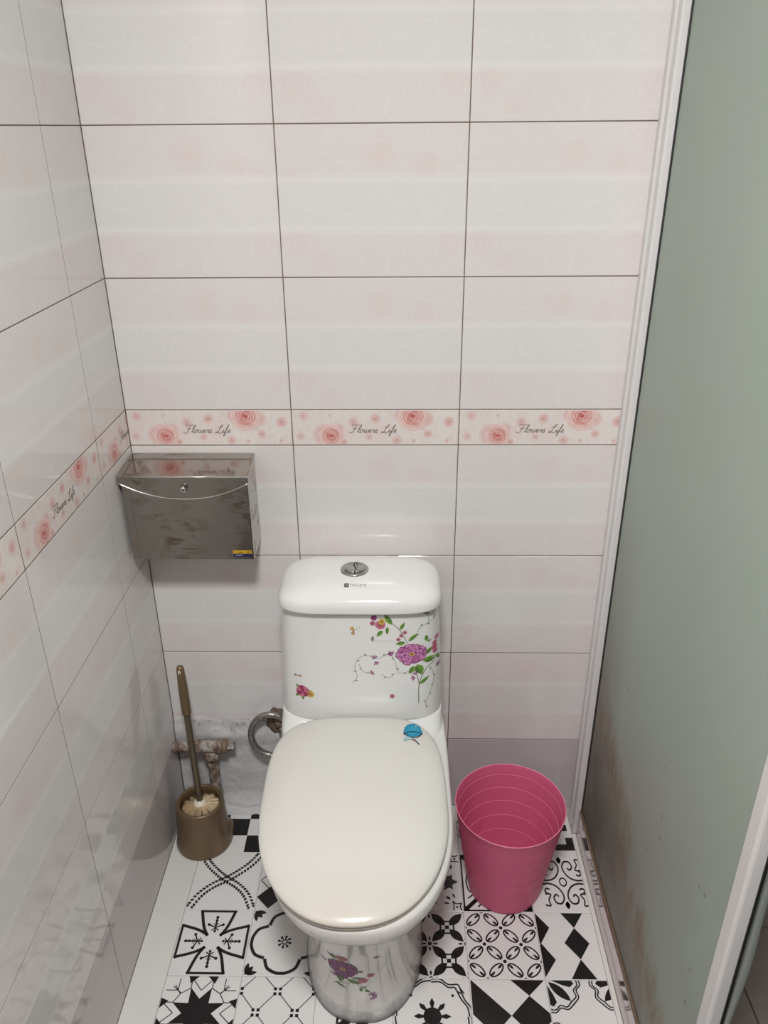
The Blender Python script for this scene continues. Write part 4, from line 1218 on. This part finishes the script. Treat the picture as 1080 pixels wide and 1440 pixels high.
# ---- seat ring and lid
SC = (0.1315, -0.427)
def eggr(x, y, w_, bk, fr_, nb, nf):
    n_ = nb if y >= 0 else nf; b = bk if y >= 0 else fr_
    return ((abs(x) / w_) ** n_ + (abs(y) / b) ** n_) ** (1 / n_)
SW, SB, SF, SNB, SNF = 0.1695, 0.226, 0.232, 3.7, 2.2
def tilt(y): return 0.030 + (y - 0.226) * 0.055
ROT = math.radians(1.3)
def srot(x, y): return (SC[0] + x * math.cos(ROT) - y * math.sin(ROT), SC[1] + x * math.sin(ROT) + y * math.cos(ROT))
def lid_h(x, y):
    rr = min(1, eggr(x, y, SW, SB, SF, SNB, SNF)); return 0.4225 + tilt(y) * 0.9 + 0.025 * (1 - rr ** 2.8) ** (1 / 1.9)
V, F = [], []; n = 96
for rr in rs:
    for x, y in egg(0, 0, SW * rr, SB * rr, SF * rr, SNB, SNF, n):
        q = srot(x, y); V.append((q[0], q[1], lid_h(x * 0.9999, y * 0.9999)))
for dz, ins in ((0.4195, 0.001), (0.4165, 0.004), (0.4155, 0.02)):
    for x, y in egg(0, 0, SW - ins, SB - ins, SF - ins, SNB, SNF, n):
        q = srot(x, y); V.append((q[0], q[1], dz + tilt(y) * 0.9))
NR = len(rs) + 3; F = []
for i in range(NR - 1):
    for k in range(n):
        k2 = (k + 1) % n; F.append((i * n + k, (i + 1) * n + k, (i + 1) * n + k2, i * n + k2))
F.append(tuple(range(n))); F.append(tuple(reversed(range((NR - 1) * n, NR * n))))
slid = put(mesh('seat_lid', V, F, M['lid'], toilet, True))
lid_tree = BVHTree.FromPolygons([Vector(v) for v in V], F)
V, F = [], []
for z, ins, tk in ((0.4122, 0.006, 0), (0.4122, 0.004, 0), (0.4160, 0.004, 0.9), (0.4160, 0.01, 0.9)):
    for x, y in egg(SC[0] + 0.002, SC[1], SW - ins, SB - ins - 0.004, SF - ins, SNB, SNF, n): V.append((x, y, z + tk * tilt(y - SC[1])))
for i in range(3):
    for k in range(n):
        k2 = (k + 1) % n; F.append((i * n + k, i * n + k2, (i + 1) * n + k2, (i + 1) * n + k))
put(mesh('seat_ring', V, F, M['lid'], toilet, True))
for sx in (-0.075, 0.075):
    q = tube([(TX + sx - 0.022, -0.196, 0.432), (TX + sx + 0.022, -0.196, 0.432)], 0.0070, 12); put(mesh('seat_hinge', *q, M['lid'], toilet, True))
# blue butterfly sticker on the lid
def slid_surf(x, y, off):
    dx, dy = x - SC[0], y - SC[1]
    lx_, ly_ = dx * math.cos(-ROT) - dy * math.sin(-ROT), dx * math.sin(-ROT) + dy * math.cos(-ROT)
    hit = lid_tree.ray_cast(Vector((x, y, 1.0)), Vector((0, 0, -1)))[0]
    return Vector((x, y, (hit.z if hit else lid_h(lx_, ly_)) + off))
def SP(px, py): return (0.2405 + (px - 580) * 0.00141, -0.2570 + (1031 - py) * 0.0029)
def draw_bfly(P):
    cy_, cb, ck = s2l((44, 164, 198)), s2l((30, 140, 182)), s2l((22, 26, 30))
    wing = [SP(566, 1032), SP(568, 1026), SP(573, 1022), SP(580, 1020), SP(586, 1019), SP(588, 1022), SP(591, 1023), SP(591, 1026), SP(593, 1028), SP(592, 1031), SP(588, 1034), SP(580, 1036), SP(572, 1036)]
    P.fan(wing, cb, cy_); P.k += 4
    P.stroke(spline([SP(566, 1034), SP(574, 1031), SP(584, 1030), SP(593, 1031)], 4), 0.0020, ck)
    P.stroke(spline([SP(567, 1033), SP(575, 1036), SP(585, 1036), SP(593, 1031)], 4), 0.0020, ck)
    P.stroke(spline([SP(567, 1040), SP(573, 1037), SP(580, 1038), SP(588, 1043)], 4), 0.0022, ck)
    P.fan([SP(567, 1037), SP(574, 1036), SP(581, 1038), SP(574, 1039), SP(568, 1041)], s2l((150, 190, 200)), s2l((170, 205, 210)))
    P.stroke([SP(577, 1038), SP(582, 1041)], 0.0008, s2l((150, 70, 50)))
dec('butterfly_sticker', slid_surf, draw_bfly, slid, 0.0009, 0.0001)

# ------------------------------------------------------------------ stainless paper box
pb = empty('paper_box', (-0.199, -0.05, 0.765), 'stained stainless steel paper box on the wall above the toilet brush', 'paper box')
PO = -Vector(pb.location)
def pput(o): o.location = PO; return o
bx0, bx1, fx0, fx1 = -0.3235, -0.080, -0.3220, -0.0755
by, fy = -0.002, -0.106
zb0, zb1, zf0, zf1 = 0.763, 0.954, 0.770, 0.946
def hexa(name, pts, mat, parent):
    bm = bmesh.new(); vs = [bm.verts.new(p) for p in pts]
    for f_ in ((0, 1, 2, 3), (7, 6, 5, 4), (0, 4, 5, 1), (1, 5, 6, 2), (2, 6, 7, 3), (3, 7, 4, 0)): bm.faces.new([vs[i] for i in f_])
    bmesh.ops.recalc_face_normals(bm, faces=bm.faces)
    bmesh.ops.bevel(bm, geom=list(bm.edges), offset=0.0008, segments=2, affect='EDGES')
    return from_bm(name, bm, mat, parent)
pput(hexa('box_body', [(bx0, by, zb0), (bx1, by, zb0), (fx1 - 0.001, fy, zf0), (fx0 + 0.004, fy, zf0), (bx0, by, zb1), (bx1, by, zb1), (fx1 - 0.001, fy, zf1), (fx0 + 0.003, fy, zf1)], M['steel'], pb))
# cover: top plate with a folded front lip whose lower edge is an arc
tz = 0.0012
cov = pput(hexa('cover', [(bx0 - 0.001, by, zb1 + 0.001), (bx1 + 0.001, by, zb1 + 0.001), (fx1 + 0.001, fy - 0.0035, 0.9495), (fx0 - 0.0012, fy - 0.0035, 0.9495),
                          (bx0 - 0.001, by, zb1 + 0.0025), (bx1 + 0.001, by, zb1 + 0.0025), (fx1 + 0.001, fy - 0.0035, 0.951), (fx0 - 0.0012, fy - 0.0035, 0.951)], M['steel'], pb))
V, F = [], []
n = 40; xm = (fx0 + fx1) / 2; hw = (fx1 - fx0) / 2 + 0.001
for yk in (fy - 0.0046, fy - 0.0030):
    for i in range(n + 1):
        t = -1 + 2 * i / n; x = xm + t * hw
        zz = 0.9375 - 0.033 * (1 - abs(t) ** 2.1)
        V += [(x, yk, 0.9498), (x, yk, zz)]
m_ = (n + 1) * 2
for i in range(n):
    a = 2 * i
    F += [(a, a + 1, a + 3, a + 2), (m_ + a, m_ + a + 2, m_ + a + 3, m_ + a + 1), (a + 1, m_ + a + 1, m_ + a + 3, a + 3), (a, a + 2, m_ + a + 2, m_ + a)]
mesh('cover_lip', V, F, M['steel'], cov)
q = tube([(xm + t * hw, fy - 0.0048, 0.9375 - 0.033 * (1 - abs(t) ** 2.1)) for t in [-1 + 2 * i / 40 for i in range(41)]], 0.0010, 8)
mesh('lip_edge', *q, M['steel_edge'], cov, True)
q = tube([(fx0 - 0.001, fy - 0.0042, 0.9503), (fx1 + 0.001, fy - 0.0042, 0.9503)], 0.0016, 10)
mesh('fold_edge', *q, M['steel_edge'], cov, True)
V, F = lathe([(0.0001, 0.011), (0.004, 0.0105), (0.0068, 0.008), (0.0075, 0.0045), (0.0055, 0.0015), (0.004, 0.0)], 24)
mesh('cover_knob', [(xm + a, fy - 0.0046 - c, 0.927 + b) for a, b, c in V], [tuple(reversed(f_)) for f_ in F], M['chrome'], cov, True)
st = pput(box('sticker', (-0.1165, fy - 0.0012, 0.7765), (-0.0795, fy - 0.0004, 0.7835), M['blue'], pb))
box('sticker_top', (-0.1175, fy - 0.0012, 0.7836), (-0.0795, fy - 0.0004, 0.7905), M['yellow'], st)
for x0, x1, z in ((-0.113, -0.099, 0.780),):
    box('sticker_print', (x0, fy - 0.0014, z - 0.0006), (x1, fy - 0.0012, z + 0.0006), M['pale'], st)
box('sticker_print', (-0.106, fy - 0.0014, 0.7862), (-0.097, fy - 0.0012, 0.7874), M['dark'], st); box('sticker_print', (-0.090, fy - 0.0014, 0.7868), (-0.081, fy - 0.0012, 0.7882), M['dark'], st)

# ------------------------------------------------------------------ pink waste bin
BCx, BCy, BHt = 0.4490, -0.2335, 0.245
prof_o, prof_i = [], []
def brad(z): return 0.0785 + (0.1165 - 0.0785) * (z / BHt) ** 0.93
ribs = [0.075, 0.113, 0.151, 0.186, 0.220]
zs = sorted(set([0.0, 0.003, 0.01, 0.03, 0.05, 0.10, 0.13, 0.17, 0.2, BHt] + [q + d for q in ribs for d in (-0.0012, -0.0002, 0.0002, 0.0012)]))
outer = []
for z in zs:
    rr = brad(z)
    for q in ribs:
        pass
    if z == 0.0: rr -= 0.003
    outer.append((rr, z))
inner = [(r_ - 0.0016, max(z, 0.003)) for r_, z in reversed(outer)]
prof = [(0.0005, 0.0)] + outer + [(outer[-1][0] + 0.0004, BHt + 0.0008), (outer[-1][0] - 0.001, BHt + 0.0012)] + inner + [(0.0005, 0.003)]
V, F = lathe(prof, 72)
bin_ = empty('waste_bin', (BCx, BCy, TZ + 0.0002), 'pink plastic waste bin, open and ribbed, between the toilet and the glass', 'bin')
mesh('bin_body', V, F, M['bin'], bin_, True)
for q in ribs:
    rr = brad(q) - 0.0016
    V, F = tube([(rr * math.cos(2 * PI * k / 72), rr * math.sin(2 * PI * k / 72), q) for k in range(72)], 0.0005, 6, True); mesh('bin_rib', V, F, M['bin_rib'], bin_, True)
    rr = brad(q) - 0.0002
    V, F = tube([(rr * math.cos(2 * PI * k / 72), rr * math.sin(2 * PI * k / 72), q) for k in range(72)], 0.0005, 6, True); mesh('bin_groove', V, F, M['bin_groove'], bin_, True)
rr = outer[-1][0] - 0.0006
V, F = tube([(rr * math.cos(2 * PI * k / 72), rr * math.sin(2 * PI * k / 72), BHt + 0.0008) for k in range(72)], 0.0011, 8, True); mesh('bin_rim', V, F, M['bin_rib'], bin_, True)

# ------------------------------------------------------------------ toilet brush and its holder
HX, HY = -0.2545, -0.1135
holder = empty('brush_holder', (HX, HY, TZ + 0.0002), 'bronze plastic brush holder on the floor in the corner', 'brush holder')
prof = [(0.0005, 0.0), (0.064, 0.0), (0.0665, 0.002), (0.067, 0.005), (0.0655, 0.013), (0.0635, 0.022), (0.0615, 0.036), (0.0595, 0.055), (0.0575, 0.085), (0.0560, 0.108), (0.0548, 0.118), (0.0525, 0.1235), (0.0495, 0.1245),
        (0.0465, 0.1225), (0.0455, 0.117), (0.046, 0.10), (0.048, 0.05), (0.05, 0.006), (0.0005, 0.005)]
V, F = lathe(prof, 64); mesh('holder_body', V, F, M['bronze'], holder, True)
# small moulded foot tab on the right of the skirt
tb = bmesh.new(); bmesh.ops.create_uvsphere(tb, u_segments=16, v_segments=10, radius=1)
for v in tb.verts:
    v.co = Vector((0.052 + v.co.x * 0.017, 0.012 + v.co.y * 0.030, max(0.0005, 0.018 + v.co.z * 0.026)))
from_bm('foot_tab', tb, M['bronze'], holder, True)
brush = empty('toilet_brush', (HX, HY, 0.10), 'toilet brush with bronze handle standing in its holder', 'brush')
BO = -Vector(brush.location)
p0 = Vector((-0.2535, -0.1150, 0.1265)); p1 = Vector((-0.2765, -0.050, 0.468)); ax = (p1 - p0).normalized()
def bput(o): o.location = BO; return o
L_ = (p1 - p0).length
bput(mesh('rod', *tube([p0 + ax * t for t in (0.0, 0.004, 0.12, L_ - 0.125, L_ - 0.105)], [0.0072, 0.0076, 0.0078, 0.0076, 0.0076], 20), M['rod'], brush, True))
g = [(L_ - 0.122, 0.0090), (L_ - 0.119, 0.0106), (L_ - 0.09, 0.0108), (L_ - 0.05, 0.0104), (L_ - 0.024, 0.0092), (L_ - 0.008, 0.0085), (L_ - 0.002, 0.0062), (L_, 0.002)]
V, F = tube([p0 + ax * t for t, _ in g], [q for _, q in g], 20)
grip = bput(mesh('grip', V, F, M['bronze'], brush, True))
# hanging hole through the grip end
hc = p0 + ax * (L_ - 0.015); fr_dir = Vector((0, -1, 0)); fr_dir = (fr_dir - ax * fr_dir.dot(ax)).normalized()
sd = ax.cross(fr_dir)
pts = [hc + fr_dir * 0.0084 + ax * (0.0075 * math.cos(2 * PI * k / 20)) + sd * (0.0040 * math.sin(2 * PI * k / 20)) for k in range(20)]
mesh('hang_hole_rim', *tube(pts, 0.0012, 8, True), M['bronze'], grip, True)
mesh('hang_hole', [p + fr_dir * 0.0003 for p in pts], [tuple(range(20))], M['cream'], grip)
V, F = lathe([(0.0078, 0.004), (0.012, 0.0035), (0.0135, 0.0), (0.0155, -0.002), (0.0165, -0.005), (0.013, -0.012), (0.0078, -0.014)], 32)
Rq = Vector((0, 0, 1)).rotation_difference(ax).to_matrix()
bput(mesh('collar', [p0 + Rq @ Vector(v) for v in V], F, M['cream'], brush, True))
# bristles: fine tapered fibres in clumps
random.seed(21)
V, F = [], []
for cl in range(13):
    a0 = cl * 2 * PI / 13 + random.uniform(-0.06, 0.06)
    for k in range(120):
        a = a0 + random.gauss(0, 0.075); el = random.uniform(-0.45, 0.02); ln = random.uniform(0.025, 0.034)
        base = p0 + Rq @ Vector((0.010 * math.cos(a), 0.010 * math.sin(a), -0.004 + random.uniform(-0.010, 0.0)))
        d = Rq @ Vector((math.cos(a) * math.cos(el), math.sin(a) * math.cos(el), math.sin(el) * 0.8))
        s1 = d.cross(Vector((0, 0, 1))).normalized() * 0.0005; s2 = d.cross(s1).normalized() * 0.0005
        b = len(V); tip = base + d * ln
        V += [base + s1, base - s1 * 0.5 + s2 * 0.87, base - s1 * 0.5 - s2 * 0.87, tip + s1 * 0.6, tip - s1 * 0.3 + s2 * 0.5, tip - s1 * 0.3 - s2 * 0.5]
        F += [(b, b + 1, b + 4, b + 3), (b + 1, b + 2, b + 5, b + 4), (b + 2, b, b + 3, b + 5), (b + 3, b + 4, b + 5)]
br = bput(mesh('bristles', V, F, M['bristle'], brush)); tag(br, kind='stuff')

# ------------------------------------------------------------------ rusty pipe tee
pt = empty('pipe_tee', (-0.23, -0.045, 0.0), 'rusty paint-spattered pipe tee running out of the left wall', 'pipe')
PTO = -Vector(pt.location)
def rough_tube(name, path, rad, n=20, amp=0.0012, mat='rust'):
    V, F = tube(path, rad, n); ce = [Vector(p) for p in path]
    W = []
    for v in V:
        c = min(ce, key=lambda q: (q - v).length); W.append(v + (v - c).normalized() * amp * noise.noise(v * 90) * 1.5)
    o = mesh(name, W, F, M[mat], pt, True); o.location = PTO; return o
def seg(a, b, k=14): a, b = Vector(a), Vector(b); return [a.lerp(b, i / k) for i in range(k + 1)]
yT, zT = -0.036, 0.222
rough_tube('branch_pipe', seg((XL + 0.001, yT, zT - 0.004), (-0.268, yT, zT), 14), 0.0115, amp=0.002)
rough_tube('tee_body', seg((-0.274, yT, zT), (-0.206, yT, zT + 0.001), 16), [0.0150] + [0.0165] * 15 + [0.0150])
rough_tube('tee_collar', seg((-0.236, yT, zT - 0.012), (-0.236, yT, zT - 0.036), 6), [0.0165, 0.0165, 0.0165, 0.0175, 0.0185, 0.0185, 0.017])
rough_tube('drop_pipe', seg((-0.236, yT, zT - 0.034), (-0.232, yT, 0.004), 22), 0.0125, amp=0.0022)
pg = rough_tube('plug', seg((-0.207, yT, zT), (-0.193, yT, zT + 0.001), 5), [0.0165, 0.0172, 0.0172, 0.0172, 0.016, 0.012], amp=0.0006, mat='brass')
V, F = tube(seg((-0.194, yT, zT + 0.001), (-0.178, yT, zT + 0.001), 3), 0.0105, 6)
mesh('plug_square', V, F, M['rust'], pg)

# ------------------------------------------------------------------ braided supply hose and valve
hs = empty('supply_hose', (-0.085, -0.03, 0.2), 'braided steel water hose looped behind the toilet', 'hose')
HO = -Vector(hs.location)
hcx, hcz, hr = -0.089, 0.257, 0.047
path = []
for k in range(60):
    a = 0.28 * PI + 1.32 * PI * k / 59
    path.append((hcx - hr * math.cos(a) * -1 if False else hcx + hr * math.cos(a), -0.030 - 0.012 * k / 59, hcz + hr * 1.22 * math.sin(a)))
path = [(-0.03, -0.022, 0.282), (-0.045, -0.025, 0.292)] + path + [(-0.055, -0.043, 0.199), (-0.035, -0.044, 0.205), (-0.015, -0.044, 0.215)]
o = mesh('braided_tube', *tube(path, 0.0076, 14), M['braid'], hs, True); o.location = HO
V, F = tube([(-0.062, -0.014, 0.262), (-0.062, -0.030, 0.262)], 0.011, 6)
o = mesh('hose_nut', V, F, M['chrome'], hs, True); o.location = HO
vl = empty('angle_valve', (-0.07, -0.01, 0.26), 'small angle valve with a blue handle in the broken plaster', 'valve')
VO = -Vector(vl.location)
V, F = tube([(-0.070, 0.0, 0.276), (-0.070, -0.01, 0.276), (-0.068, -0.022, 0.274)], [0.013, 0.013, 0.010], 16)
o = mesh('valve_body', V, F, M['brass'], vl, True); o.location = VO
V, F = tube([(-0.058, -0.024, 0.252), (-0.052, -0.030, 0.246), (-0.044, -0.034, 0.240)], [0.006, 0.0075, 0.005], 12)
o = mesh('valve_handle', V, F, M['blueplastic'], vl, True); o.location = VO
